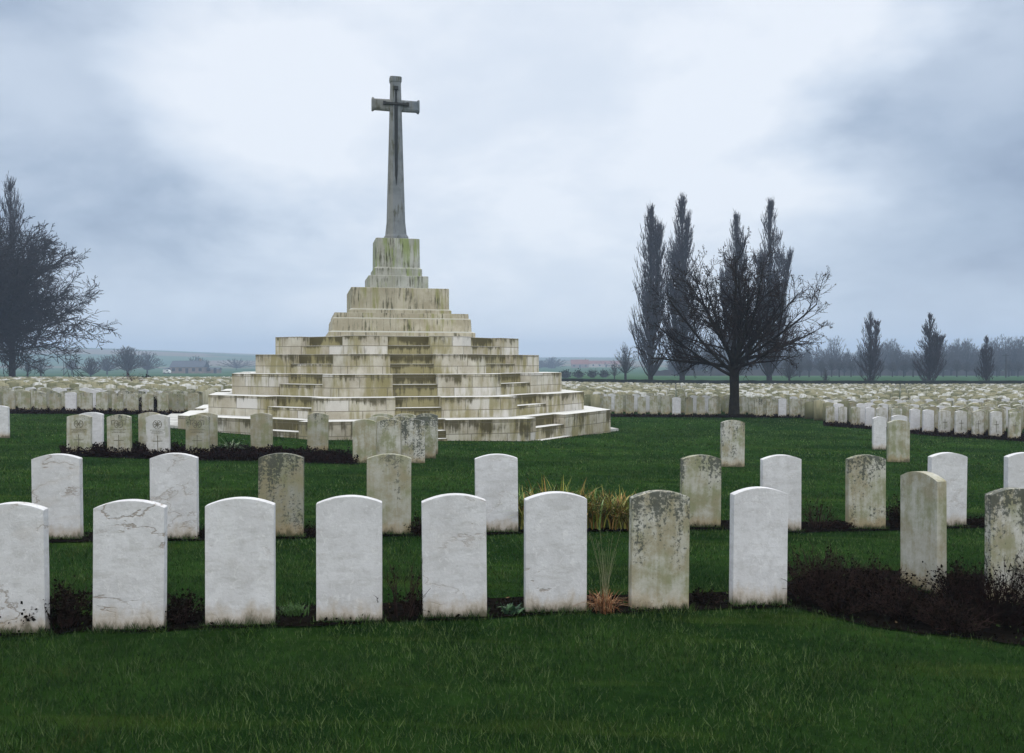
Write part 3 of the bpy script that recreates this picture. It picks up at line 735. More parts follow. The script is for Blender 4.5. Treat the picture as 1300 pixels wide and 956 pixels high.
# ------------------------------------------------------------------ plants
def unit(v): return v / (np.linalg.norm(v) + 1e-9)
def leaf_quads(pts, size, rs):
    pts = np.asarray(pts); n = len(pts)
    a = rs.normal(size=(n, 3)); a /= np.linalg.norm(a, axis=1, keepdims=True); b = rs.normal(size=(n, 3)); b = np.cross(a, b); b /= np.linalg.norm(b, axis=1, keepdims=True)
    s = size * rs.uniform(0.5, 1.3, (n, 1))
    V = np.stack([pts, pts + (a * 0.55 + b * 0.4) * s, pts + a * s * 1.1, pts + (a * 0.55 - b * 0.4) * s], 1).reshape(-1, 3)
    return V, np.arange(n * 4).reshape(-1, 4)
def shrub(X, Y, r, h, seed, stems, label, cat='shrub', name='bare_shrub', leaves=0, group=None, thick=0.0035, mats=None, lsize=0.02, sub=3):
    rs = np.random.RandomState(seed); t = Tubes(); tips = []
    for _ in range(stems):
        an = rs.uniform(0, 2*math.pi); sp = rs.uniform(0, 1) ** 0.6
        b = np.array([math.cos(an), math.sin(an), 0]) * r * 0.35 * sp
        e = np.array([math.cos(an) * r * sp, math.sin(an) * r * sp, h * (1 - 0.45 * sp * sp) * rs.uniform(0.6, 1.1)])
        P = [b - [0, 0, 0.02]]; m = 5
        for k in range(1, m): P.append(b + (e - b) * k / (m-1) + rs.normal(0, h * 0.035, 3) + np.array([0, 0, h * 0.06 * math.sin(math.pi * k / (m-1))]))
        t.add(P, np.linspace(thick, thick * 0.45, m))
        for _ in range(sub):
            k = rs.randint(1, m); s = P[k]; d = unit(unit(e - b) + rs.normal(0, 0.6, 3) + np.array([0, 0, 0.25])); l = h * rs.uniform(0.12, 0.35)
            mid = s + d * l * 0.5 + rs.normal(0, l * 0.08, 3); q = s + d * l; t.add([s, mid, q], [thick * 0.6, thick * 0.45, thick * 0.3]); tips += [mid, q]
        tips += P[2:]
    LV = LF = None
    if leaves:
        tp = np.array(tips); idx = rs.randint(0, len(tp), leaves); LV, LF = leaf_quads(tp[idx] + rs.normal(0, 0.012, (leaves, 3)), lsize, rs)
    mats = mats or [M_SHRUB, M_SHRUBL]
    me = t.mesh(name, mats, LV, LF)
    o = link(bpy.data.objects.new(name, me)); o.location = (X, Y, g(X, Y))
    return tag(o, label, cat, group)
def sp(px, py, *a, **k): X, Y = pix(px, py); return shrub(X, Y, *a, **k)
GB = 'dark shrubs of the right front bed'
sp(78, 798, 0.20, 0.24, 1, 90, 'dark low shrub between the left border stone and the double-cracked one', leaves=900)
sp(30, 800, 0.16, 0.20, 2, 60, 'dark shrub half hidden behind the left border headstone', leaves=500)
sp(226, 792, 0.17, 0.16, 3, 70, 'dark low shrub right of the double-cracked headstone', leaves=700)
sp(508, 786, 0.19, 0.33, 4, 16, 'bare rose bush with thin twigs between two pale front headstones', cat='rose bush', name='rose_bush', leaves=50, sub=5)
sp(525, 784, 0.12, 0.15, 5, 25, 'low dark plant at the foot of the bare rose bush', leaves=200)
sp(900, 768, 0.12, 0.08, 6, 40, 'flat dark plant between the black-crowned and the clean white front headstones', leaves=300)
sp(1040, 766, 0.34, 0.36, 7, 150, 'tall spiky dark shrub just right of the clean white front headstone', leaves=700, group=GB)
sp(1108, 765, 0.33, 0.26, 8, 150, 'round dark shrub in the middle of the bed, left of the sideways stone', leaves=900, group=GB)
sp(1150, 786, 0.32, 0.22, 9, 130, 'low dark shrub before the foot of the sideways headstone', leaves=900, group=GB)
sp(1221, 764, 0.25, 0.24, 10, 110, 'dark shrub between the sideways stone and the black-blotched stone', leaves=800, group=GB)
sp(1272, 794, 0.32, 0.34, 12, 130, 'reddish twiggy shrub before the black-blotched headstone', leaves=500, group=GB, mats=[M_COVER, M_SHRUBL])
sp(1212, 802, 0.28, 0.20, 13, 110, 'low spreading dark shrub at the front edge of the right bed', leaves=700, group=GB)
sp(1066, 780, 0.22, 0.16, 15, 80, 'small dark shrub at the front left corner of the right bed', leaves=500, group=GB)
sp(1325, 775, 0.35, 0.36, 16, 130, 'dark shrub cut by the right border of the picture', leaves=700, group=GB)
sp(1040, 672, 0.30, 0.30, 17, 22, 'bare rose bush with dark twigs in the second row bed', cat='rose bush', name='rose_bush', leaves=40, thick=0.005, sub=5)
sp(1140, 671, 0.13, 0.30, 18, 50, 'dark upright leafy bush right of the black-dripped second-row headstone', leaves=600)
sp(1063, 672, 0.20, 0.08, 19, 60, 'low dark red plant left of the black-dripped second-row headstone', leaves=500, mats=[M_COVER, M_COVER])
sp(1250, 668, 0.22, 0.10, 20, 50, 'low dark plant behind the black-blotched headstone', leaves=400)
sp(395, 681, 0.12, 0.10, 21, 30, 'small dark plant beside the olive second-row headstone', leaves=200)
sp(532, 680, 0.13, 0.16, 22, 40, 'small dark plant right of the grey-green second-row headstone', leaves=300)
sp(262, 684, 0.10, 0.10, 23, 30, 'small dark plant beside the faintly veined second-row headstone', leaves=200)
# low cover on soil
def ground_cover(name, poly, n, h, seed, label, mats, size=0.03, cat='ground cover'):
    rs = np.random.RandomState(seed); P = np.array(poly); lo = P.min(0); hi = P.max(0)
    X = rs.uniform(lo[0], hi[0], n); Y = rs.uniform(lo[1], hi[1], n); k = in_poly(X, Y, poly); X, Y = X[k], Y[k]
    hh = h * (0.45 + 0.55 * np.sin(X * 5 + 2 * np.sin(Y * 4)) ** 2)
    pts = np.stack([X, Y, G(X, Y) + rs.uniform(0, 1, len(X)) * hh], 1)
    V, Fq = leaf_quads(pts, size, rs)
    me = np_mesh(name, V, Fq, 4, mats)
    tag(link(bpy.data.objects.new(name, me)), label, cat, kind='stuff')
ground_cover('bed_litter', BEDS['front'], 26000, 0.035, 31, 'dark leaf litter and creeping twigs on the front flower bed', [M_SHRUBL], 0.022)
ground_cover('bed_litter', BEDS['second'], 12000, 0.04, 32, 'dark leaf litter on the second flower bed', [M_SHRUBL], 0.024)
ground_cover('heather_cover', BEDS['third'], 30000, 0.16, 33, 'dark red heather covering the bed before the monument', [M_COVER], 0.035)
ground_cover('heather_cover', BEDS['leftblock'], 20000, 0.12, 34, 'dark plants along the foot of the left headstone block', [M_COVER], 0.05)
ground_cover('heather_cover', BEDS['rightblock'], 20000, 0.09, 35, 'dark low plants along the right bed edge', [M_COVER], 0.05)
ground_cover('heather_cover', BEDS['midblock'], 16000, 0.10, 36, 'thin dark line of plants under the far headstones', [M_COVER], 0.06)

ground_cover('fallen_leaves', BEDS['front'], 700, 0.02, 37, 'a few pale dead leaves scattered on the front bed', [simple_mat('dead_leaf', (0.16, 0.11, 0.06), 0.8, 0.1, 0.6, 9)], 0.026)
ground_cover('weed_sprigs', BEDS['front'], 900, 0.05, 38, 'sparse green weed sprigs on the front bed', [M_GRASS], 0.03)
def strap_clump(name, X, Y, rx, ry, n, h, w, mats, wts, seed, label, cat, droop=0.5, nseg=5, group=None):
    rs = np.random.RandomState(seed); V = []; Fq = []; mi = []
    for _ in range(n):
        bx, by = rs.normal(0, rx * 0.45), rs.normal(0, ry * 0.45); a = rs.uniform(0, 2*math.pi); L = h * rs.uniform(0.55, 1.15); dr = droop * rs.uniform(0.2, 1.3)
        d = np.array([math.cos(a), math.sin(a)]); s = np.array([-d[1], d[0]]) * w * rs.uniform(0.6, 1.2) / 2; b = len(V)
        for k in range(nseg + 1):
            q = k / nseg; r_ = L * (0.12 * q + dr * q * q * 0.8); z = L * (q - dr * 0.55 * q ** 2.5); ww = (1 - q ** 3) + 0.03
            c = np.array([bx, by]) + d * r_
            V.append((c[0] - s[0]*ww, c[1] - s[1]*ww, z)); V.append((c[0] + s[0]*ww, c[1] + s[1]*ww, z))
        m0 = rs.choice(len(mats), p=wts)
        for k in range(nseg):
            Fq.append((b+2*k, b+2*k+1, b+2*k+3, b+2*k+2)); mi.append(m0 if k < 3 or rs.rand() < 0.75 else min(len(mats)-1, m0 + 1))
    me = np_mesh(name, V, Fq, 4, mats, mi); o = link(bpy.data.objects.new(name, me)); o.location = (X, Y, g(X, Y))
    return tag(o, label, cat, group)
MI = [simple_mat('iris_green', (0.12, 0.21, 0.04), 0.5, 0.3, 0.4, 6), simple_mat('iris_yellow', (0.30, 0.30, 0.06), 0.6, 0.3, 0.4, 6), simple_mat('iris_tan', (0.32, 0.20, 0.06), 0.7, 0.2, 0.4, 6), simple_mat('iris_dark', (0.06, 0.05, 0.02), 0.8, 0.1, 0.4, 6)]
GI = 'clumps of yellowing strap leaves'
for px_, n_, h_, lb, w8 in ((672, 190, 0.50, 'green strap-leaved iris clump right of the clean white second-row headstone', [0.5, 0.3, 0.1, 0.1]),
                       (706, 260, 0.56, 'tall iris clump with orange tips, middle of the yellowing leaves', [0.40, 0.33, 0.20, 0.07]),
                       (744, 240, 0.46, 'iris clump with yellow and tan leaves behind the veined white headstone', [0.36, 0.34, 0.20, 0.10]),
                       (786, 300, 0.46, 'orange-brown iris clump at the right end of the yellowing leaves', [0.25, 0.33, 0.28, 0.14])):
    X, Y = pix(px_, 671); strap_clump('iris_clump', X, Y, 0.24, 0.18, n_, h_, 0.017, MI, w8, int(px_), lb, 'iris', droop=0.75, group=GI)
MS = [simple_mat('straw_pale', (0.42, 0.30, 0.17), 0.8, 0.2, 0.3, 9), simple_mat('straw_rust', (0.28, 0.12, 0.05), 0.8, 0.2, 0.4, 9)]
X, Y = pix(768, 779); strap_clump('straw_tuft', X, Y, 0.07, 0.05, 170, 0.20, 0.005, MS, [0.35, 0.65], 5, 'rust and straw coloured dry grass tuft between two front headstones', 'grass tuft', droop=1.1)
t = Tubes(); rs = np.random.RandomState(3)
for _ in range(15):
    a = rs.uniform(-0.22, 0.22); b = rs.uniform(-0.15, 0.15); L = rs.uniform(0.35, 0.62)
    t.add([(rs.normal(0, .02), rs.normal(0, .02), 0), (a*L*0.4, b*L*.4, L*0.55), (a*L*1.0, b*L, L)], [0.0013, 0.0011, 0.0007])
me = t.mesh('dry_stalks', [simple_mat('dry_stalks_straw', (0.30, 0.30, 0.18), 0.8, 0.2, 0.3, 9)]); o = link(bpy.data.objects.new('dry_stalks', me)); o.location = (X + 0.01, Y + 0.06, g(X, Y))
tag(o, 'thin tall pale grass stalks rising behind the straw tuft', 'grass stalks')
ML = [M_LGREEN, simple_mat('fresh_leaves_dark', (0.04, 0.10, 0.05), 0.6, 0.3, 0.4, 20)]
X, Y = pix(648, 782); strap_clump('leafy_weed', X, Y, 0.07, 0.05, 45, 0.09, 0.030, ML, [0.5, 0.5], 6, 'small blue-green leafy weed left of the veined white headstone', 'weed', droop=0.9)
X, Y = pix(240, 786); strap_clump('leafy_weed', X, Y, 0.04, 0.03, 25, 0.08, 0.025, ML, [0.5, 0.5], 8, 'small green leafy weed beside the mottled off-white headstone', 'weed', droop=0.9)
X, Y = pix(370, 784); strap_clump('grass_tuft', X, Y, 0.10, 0.05, 260, 0.10, 0.004, [simple_mat('tuft_green', (0.09, 0.19, 0.05), 0.6, 0.3, 0.4, 9)], [1.0], 9, 'light green grass tuft between the mottled and the smooth front headstone', 'grass tuft', droop=0.6)
X, Y = pix(294, 577); strap_clump('spiky_plant', X, Y, 0.10, 0.10, 90, 0.42, 0.022, [simple_mat('spiky_leaves', (0.13, 0.19, 0.09), 0.5, 0.4, 0.4, 9), M_SHRUBL], [0.75, 0.25], 10, 'spiky arching leaf tuft in the bed before the monument', 'plant', droop=1.3)
X, Y = pix(176, 521); sh = shrub(-12.8, 30.5, 0.55, 0.55, 40, 90, 'dark shrub before the left headstone block', leaves=700, lsize=0.06, thick=0.008)
shrub(*pix(170, 497), 1.1, 1.1, 41, 80, 'reddish brown bare shrub among the distant left headstones', leaves=200, lsize=0.08, thick=0.012, mats=[simple_mat('reddish_twigs', (0.12, 0.06, 0.04), 0.9, 0.1, 0.3, 3), M_SHRUBL])
shrub(*pix(186, 489), 1.0, 0.75, 42, 80, 'dark evergreen bush at the back of the left headstone block', leaves=900, lsize=0.2, thick=0.02, mats=[M_SHRUB, M_HEDGE])

# ------------------------------------------------------------------ trees
def tree_obj(name, X, Y, trunkT, crownT, mats, label, cat='tree', group=None, LV=None, LF=None, zoff=0.0):
    root = empty(name, (X, Y, g(X, Y) + zoff))
    me = trunkT.mesh('trunk', [mats[0]]); link(bpy.data.objects.new('trunk', me), root)
    me = crownT.mesh('crown', [mats[1], mats[2]] if LV is not None else [mats[1]], LV, LF); link(bpy.data.objects.new('crown', me), root)
    return tag(root, label, cat, group)
def copy_tree(root, X, Y, s, rz, label, group):
    c = root.copy(); COL.objects.link(c); c.location = (X, Y, g(X, Y)); c.scale = s; c.rotation_euler = (0, 0, rz)
    c['label'] = label; c['group'] = group
    for ch in [q for q in bpy.data.objects if q.parent == root]:
        d = ch.copy(); COL.objects.link(d); d.parent = c
    return c
def grow(rs, T, p, d, L, r, lvl, maxl, par, tips, crown):
    m = par['seg'][lvl]; P = [p]; dd = d.copy(); q = p
    for k in range(m):
        dd = unit(dd + rs.normal(0, par['wob'][lvl], 3) + np.array([0, 0, par['trop'][lvl]])); q = q + dd * L / m; P.append(q)
    rad = np.linspace(r, max(r * par['tap'], par['rmin']), m + 1)
    (T if lvl <= par['tl'] else crown).add(P, rad, 6 if lvl == 0 else (5 if lvl == 1 else 3))
    if lvl >= maxl: tips.extend(P[1:]); return
    nc = par['n'][lvl]
    for i in range(nc):
        f = par['start'][lvl] + (1 - par['start'][lvl]) * (i + rs.uniform(0, 1)) / nc; x = min(f * m, m - 1e-3); k = int(x)
        s = P[k] + (P[k+1] - P[k]) * (x - k); ax = unit(P[k+1] - P[k])
        side = unit(np.cross(ax, rs.normal(size=3))); an = R(par['ang'][lvl] * rs.uniform(0.7, 1.25))
        nd = unit(ax * math.cos(an) + side * math.sin(an))
        nd = unit(nd * np.array([1, 1, par.get('flat', 1.0)]))
        grow(rs, T, s, nd, L * par['len'][lvl] * (1 - 0.45 * f) * rs.uniform(0.75, 1.2), max(rad[k] * par['rr'], par['rmin']), lvl + 1, maxl, par, tips, crown)
# the big spreading tree on the right lawn
def spreading_tree(seed, H, W, trunk_h, tr, nl, rmin, leaves, lsize, lobes=1.0, fork=(5, 80), nn=[11, 7, 5, 0]):
    rs = np.random.RandomState(seed); T = Tubes(); C = Tubes(); tips = []
    T.add([(0, 0, -0.3), (0, 0, 0.05), (0.02, 0, trunk_h * 0.5), (0, 0, trunk_h), (0.02, 0, trunk_h * 1.25)], [tr * 1.9, tr * 1.25, tr, tr * 1.05, tr * 0.8], 10)
    par = dict(seg=[7, 5, 4, 3], wob=[0.06, 0.12, 0.17, 0.2], trop=[0.03, 0.02, 0.02, 0.02], tap=0.3, rmin=rmin, tl=0, n=nn, start=[0.22, 0.12, 0.1, 0], ang=[38, 42, 45, 45], len=[0.50, 0.55, 0.5, 0.5], rr=0.6)
    for i in range(nl):
        az = i * 2.399 + rs.uniform(-0.3, 0.3); el = R(fork[0] + (fork[1] - fork[0]) * ((i + 0.5) / nl) ** 0.9)
        top = np.array([math.cos(az) * math.cos(el) * W, math.sin(az) * math.cos(el) * W, (H - trunk_h) * math.sin(el)])
        L = np.linalg.norm(top) * rs.uniform(0.82, 1.05) * lobes; z = trunk_h * rs.uniform(0.8, 1.2)
        d = unit(top + np.array([0, 0, -0.0])); d = unit(d + np.array([0, 0, 0.12 if el < 0.5 else 0]))
        grow(rs, T, np.array([0, 0, z]), d, L, tr * rs.uniform(0.32, 0.5), 0, 3, par, tips, C)
    LV = LF = None
    if leaves:
        tp = np.array(tips); idx = rs.randint(0, len(tp), leaves); LV, LF = leaf_quads(tp[idx] + rs.normal(0, lsize * 0.5, (leaves, 3)), lsize, rs)
    return T, C, LV, LF
T, C, LV, LF = spreading_tree(4, 6.4, 4.5, 1.95, 0.19, 20, 0.0066, 3800, 0.07, fork=(-2, 84), nn=[9, 7, 5, 0])
tree_obj('spreading_tree', TX, TY, T, C, [M_BARK, M_TWIG, M_LEAF], 'dark round-crowned bare tree with withered leaves, standing before the poplars', LV=LV, LF=LF)
T, C, LV, LF = spreading_tree(9, 16.5, 14.6, 3.0, 0.45, 54, 0.028, 0, 0.1, fork=(-3, 86), nn=[12, 9, 6, 0])
tree_obj('spreading_tree', -59.5, 92, T, C, [M_BARK, M_TWIG], 'broad bare tree reaching into the picture from the left border')
# poplars
def poplar(seed, H, W, rmin, nl=70, tw=26, stems=1):
    rs = np.random.RandomState(seed); T = Tubes(); C = Tubes()
    prof = lambda q: 1.33 * W * np.interp(q, [0, 0.06, 0.18, 0.38, 0.6, 0.8, 0.93, 1.0], [0.12, 0.35, 0.85, 1.0, 0.78, 0.50, 0.26, 0.05])
    tops = [(0.0, 0.0, 1.0, 0.0)]      # leader: x, y at top, height share, where it leaves the stem
    for k in range(rs.randint(2, 4)):
        a = rs.uniform(0, 2*math.pi); hq = rs.uniform(0.68, 0.92); rr = prof(hq) * rs.uniform(0.5, 1.0) + 0.1 * W
        tops.append((math.cos(a) * rr * 1.3, math.sin(a) * rr, hq, rs.uniform(0.08, 0.25)))
    stems_ = []
    for (tx, ty, hq, q0) in tops:
        qs = np.linspace(q0, hq, 9); e = ((qs - q0) / (hq - q0)) ** 0.6
        P = np.stack([tx * e, ty * e, qs * H], 1) + rs.normal(0, 0.004 * H * 0.35, (9, 3)) * (np.arange(9)[:, None] > 0)
        if q0 == 0: P[0, 2] = -0.5
        r0 = H * 0.016 * (1 if q0 == 0 else 0.55); T.add(P, np.linspace(r0, rmin, 9) , 6); stems_.append((P, q0, hq))
    for i in range(nl):
        P0, s0, hq = stems_[rs.choice(len(stems_), p=[0.55] + [0.45 / (len(stems_) - 1)] * (len(stems_) - 1))]
        q0 = s0 + (hq - s0) * (0.03 + 0.92 * rs.uniform(0, 1) ** 1.05); q0 = max(q0, 0.06); ln = rs.uniform(0.10, 0.27) * (1.25 - 0.75 * q0)
        q1 = q0 + ln; x = (q0 - s0) / (hq - s0) * 8; x = min(max(x, 0), 7.99); k = int(x); s = P0[k] + (P0[k+1] - P0[k]) * (x - k)
        if q1 > hq: q1 = hq - rs.uniform(0, 0.03); 
        az = rs.uniform(0, 2*math.pi); a = np.array([math.cos(az), math.sin(az), 0]); lim = prof(q1) * rs.uniform(0.65, 1.08)
        end = a * lim if s0 == 0 else np.array([s[0], s[1], 0]) * 0.8 + a * lim * 0.6
        e = np.array([end[0], end[1], max(q1, q0 + 0.03) * H]); D = e - s; hz_ = np.array([D[0], D[1], 0]); up = np.array([0, 0, D[2]])
        P = [s, s + hz_ * 0.36 + up * 0.25, s + hz_ * 0.72 + up * 0.58, e]; P = [p + rs.normal(0, 0.003 * H, 3) * (kk > 0) for kk, p in enumerate(P)]
        r0 = max(rmin, H * 0.0042 * (1.1 - q0)); (T if r0 > H*0.0026 else C).add(P, [r0, r0 * 0.75, max(rmin, r0 * 0.5), rmin], 4)
        for _ in range(tw):
            k = rs.randint(0, 3); f = rs.uniform(0, 1); b = P[k] + (P[k+1] - P[k]) * f; l = H * rs.uniform(0.02, 0.06) * (1.2 - 0.5 * q0)
            az2 = az + rs.normal(0, 1.4); hd = np.array([math.cos(az2), math.sin(az2), 0]) * rs.uniform(0.1, 0.5); d = unit(hd + np.array([0, 0, 1.0]))
            m_ = b + d * l * 0.5 + hd * l * 0.1; C.add([b, m_, b + d * l], [rmin, rmin * 0.8, rmin * 0.45], 3)
            if rs.rand() < 0.4:
                d2 = unit(d + rs.normal(0, 0.35, 3)); C.add([m_, m_ + d2 * l * 0.55], [rmin * 0.7, rmin * 0.4], 3)
    return T, C
GP = 'tall bare poplars beyond the hedge'
def place_pop(px, pyb, Y, ytop, wpx, seed, label, nl=70, tw=26, rmin=0.026):
    X = (px - 650) * Y / F; H = CAMZ + (HZ - ytop) * Y / F - g(X, Y); W = wpx / 2 * Y / F
    T, C = poplar(seed, H, W, rmin, nl, tw); tree_obj('poplar_tree', X, Y, T, C, [M_BARK, M_POPTW], label, group=GP)
place_pop(826, 489, 117, 263, 48, 1, 'tall bare poplar at the left end of the poplar group, narrow pointed top', 330, 15)
place_pop(866, 489, 119, 250, 50, 2, 'tallest bare poplar, second from the left in the group', 340, 15)
place_pop(934, 489, 121, 273, 44, 3, 'bare poplar rising right behind the round-crowned dark tree', 320, 14)
place_pop(977, 489, 117, 256, 46, 4, 'tall bare poplar at the right end of the group', 320, 15)
place_pop(1104.5, 490, 113, 396, 31, 5, 'short pale bare poplar, first right of the big group', 220, 13, 0.022)
place_pop(1180, 491, 112, 399, 30, 6, 'short dark bare poplar between two others on the right', 260, 15, 0.026)
place_pop(1252, 492, 112, 427, 19, 7, 'smallest slim dark poplar near the right border', 170, 13, 0.025)
X = (2 - 650) * 108 / F; H = 26; T, C = poplar(8, 26.3, 3.2, 0.026, 220, 13); tree_obj('poplar_tree', X - 1.0, 112, T, C, [M_BARK, M_POPTW], 'tall bare poplar at the left border behind the broad tree', group=GP)
# misty trees
def fan_tree(seed, H, W, th, rmin, nl=26, tw=10):
    rs = np.random.RandomState(seed); T = Tubes(); C = Tubes()
    T.add([(0, 0, -0.5), (0, 0, th), (0, 0, th * 1.2)], [H*0.045, H*0.035, H*0.03], 7)
    for i in range(nl):
        az = i * 2.4 + rs.uniform(-.3, .3); el = R(12 + 76 * ((i + .5) / nl)); R_ = np.array([math.cos(az)*math.cos(el)*W, math.sin(az)*math.cos(el)*W, (H - th) * math.sin(el)]) * rs.uniform(0.8, 1.05)
        s = np.array([0, 0, th]); P = [s, s + R_ * 0.35 + rs.normal(0, H*.012, 3), s + R_ * 0.7 + [0, 0, H*.03] + rs.normal(0, H*.012, 3), s + R_ + [0, 0, H*.03]]
        T.add(P[:3], [H*0.014, H*0.009, rmin*1.3], 4); C.add(P[2:], [rmin*1.3, rmin], 3)
        for _ in range(tw):
            k = rs.randint(0, 3); b = P[k] + (P[k+1] - P[k]) * rs.uniform(0, 1); d = unit(unit(R_) + rs.normal(0, 0.5, 3) + [0, 0, 0.35]); l = H * rs.uniform(0.08, 0.2)
            q = b + d * l; C.add([b, q], [rmin, rmin * 0.6], 3)
            for _ in range(2): C.add([b + d * l * 0.5, b + d * l * 0.5 + unit(d + rs.normal(0, 0.5, 3)) * l * 0.6], [rmin * 0.8, rmin * 0.5], 3)
    return T, C
def fan_at(px, ytop, ybase, Y, wpx, seed, label, group, rmin=0.05, nl=34, tw=14, th=0.2, name='bare_tree'):
    X = (px - 650) * Y / F; z0 = g(X, Y); H = CAMZ + (HZ - ytop) * Y / F - z0; W = wpx / 2 * Y / F
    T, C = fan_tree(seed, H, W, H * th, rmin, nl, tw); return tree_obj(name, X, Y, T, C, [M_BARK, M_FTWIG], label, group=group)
GL = 'misty bare trees left of the monument'
p1 = fan_at(91, 459, 477, 290, 17, 21, 'small round misty tree on the far left field', GL, th=0.35)
p2 = fan_at(115, 456, 482, 215, 26, 22, 'low bushy misty tree, left of the misty grove', GL, th=0.1)
p3 = fan_at(162, 443, 482, 225, 45, 23, 'tallest misty tree of the left grove, fan-shaped crown', GL, nl=50, tw=18)
fan_at(136, 453, 478, 300, 44, 24, 'faint broad tree behind the misty grove, left side', GL, 0.06, 40, 16)
fan_at(187, 449, 476, 330, 42, 25, 'faint round tree behind the misty grove, nearest the farmhouse', GL, 0.06, 40, 16)
fan_at(35, 452, 482, 170, 26, 26, 'thin bare tree under the broad left border tree', GL, 0.03, 20, 10, 0.3)
fan_at(52, 455, 482, 200, 30, 27, 'leaning misty tree right under the broad left border tree', GL, 0.035, 20, 10, 0.3)
fan_at(250, 453, 474, 420, 40, 28, 'very faint trees rising behind the farmhouse roof', GL, 0.08, 30, 14)
fan_at(300, 456, 474, 480, 60, 29, 'very faint tree right of the farmhouse, beside the monument', GL, 0.08, 34, 14)
p4 = fan_at(794, 441, 488, 150, 34, 30, 'pale delicate bare tree left of the poplar group', 'bare trees beyond the right hedge', 0.022, 30, 12, 0.22)
fan_at(780, 462, 488, 165, 16, 33, 'small faint bare tree between the monument and the poplars', 'bare trees beyond the right hedge', 0.022, 16, 10)
fan_at(1002, 450, 488, 135, 30, 34, 'small bare tree just right of the poplar group', 'bare trees beyond the right hedge', 0.022, 22, 12)
fan_at(1048, 468, 489, 122, 8, 35, 'small reddish sapling left of the short pale poplar', 'bare trees beyond the right hedge', 0.02, 14, 8)
# woodland behind the right field
pr = []
for k in range(4):
    T, C = fan_tree(60 + k, 11.0, 3.6 + 0.5 * k, 1.8, 0.05, 30, 14)
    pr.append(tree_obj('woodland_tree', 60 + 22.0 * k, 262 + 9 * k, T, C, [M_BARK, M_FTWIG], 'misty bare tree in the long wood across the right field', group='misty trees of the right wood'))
rw = random.Random(5)
for k in range(120):
    px = 850 + k * 4.0 + rw.uniform(-3, 3); Y = rw.uniform(240, 330); X = (px - 650) * Y / F
    top = 450 - 10 * max(0, (px - 1080) / 200) + rw.uniform(-9, 9); H = CAMZ + (HZ - top) * Y / F - g(X, Y); s = H / 11.0
    copy_tree(pr[k % 4], X, Y, (s * rw.uniform(0.65, 1.1), s, s), rw.uniform(0, 6.28), 'misty bare tree in the long wood across the right field', 'misty trees of the right wood')
T, C = fan_tree(71, 3.4, 1.7, 1.4, 0.035, 26, 10)
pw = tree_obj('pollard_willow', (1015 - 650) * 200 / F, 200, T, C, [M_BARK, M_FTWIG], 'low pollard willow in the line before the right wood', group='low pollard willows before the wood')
for k in range(1, 22):
    px = 1015 + k * 13.2 + rw.uniform(-3, 3); Y = 205 + rw.uniform(-4, 6); X = (px - 650) * Y / F; s = rw.uniform(0.85, 1.2)
    copy_tree(pw, X, Y, (s, s, s), rw.uniform(0, 6), 'low pollard willow in the line before the right wood', 'low pollard willows before the wood')
# faint shrubs in the field right of the monument
for k, px in enumerate((718, 735, 752, 767)):
    X, Y = pix(px, 480 - k * 0.3); shrub(X, Y, 1.4, 1.6, 80 + k, 60, 'small dark bush dotting the green field right of the monument', leaves=300, lsize=0.3, thick=0.04, group='bushes in the green field', mats=[M_FTWIG, M_HEDGE])
# distant wood patches by the farms, as low dark crowns
fan_at(700, 455, 466, 560, 46, 90, 'dark misty trees left of the red-roofed barn', 'far farm trees', 0.12, 50, 20, 0.05)
fan_at(683, 458, 466, 560, 30, 91, 'dark misty tree partly behind the monument steps', 'far farm trees', 0.12, 40, 20, 0.05)
fan_at(765, 459, 466, 640, 40, 92, 'faint tree behind the pale far building', 'far farm trees', 0.12, 40, 20, 0.05)

# boundary hedge
def strip_box(pts, w, h0, name, mat, noise=0.04):
    bm = bmesh.new(); rings = []
    for i, (x, y) in enumerate(pts):
        z = g(x, y); hh = h0 + rng.uniform(-noise, noise)
        rings.append([bm.verts.new((x, y - w/2, z - 0.2)), bm.verts.new((x, y - w/2 + rng.uniform(-noise, noise), z + hh - 0.05)), bm.verts.new((x, y, z + hh)), bm.verts.new((x, y + w/2, z + hh - 0.05)), bm.verts.new((x, y + w/2, z - 0.2))])
    for a, b in zip(rings, rings[1:]):
        for k in range(4): bm.faces.new((a[k], b[k], b[k+1], a[k+1]))
    bm.faces.new(rings[0][::-1]); bm.faces.new(rings[-1])
    bmesh.ops.recalc_face_normals(bm, faces=bm.faces[:]); me = bpy.data.meshes.new(name); bm.to_mesh(me); bm.free(); me.materials.append(mat)
    return link(bpy.data.objects.new(name, me))
o = strip_box([(x, 110 - 0.02 * x) for x in np.arange(-12, 95, 0.8)], 0.8, 1.12, 'boundary_hedge', M_HEDGE)
tag(o, 'low dark clipped hedge closing the cemetery along the right fields', 'hedge')

o = strip_box([(x, 252 + 0.03 * x) for x in np.arange(40, 190, 1.6)], 2.5, 1.7, 'field_hedge', M_FTWIG, 0.45)
tag(o, 'misty ragged field hedge at the foot of the right wood', 'hedge')
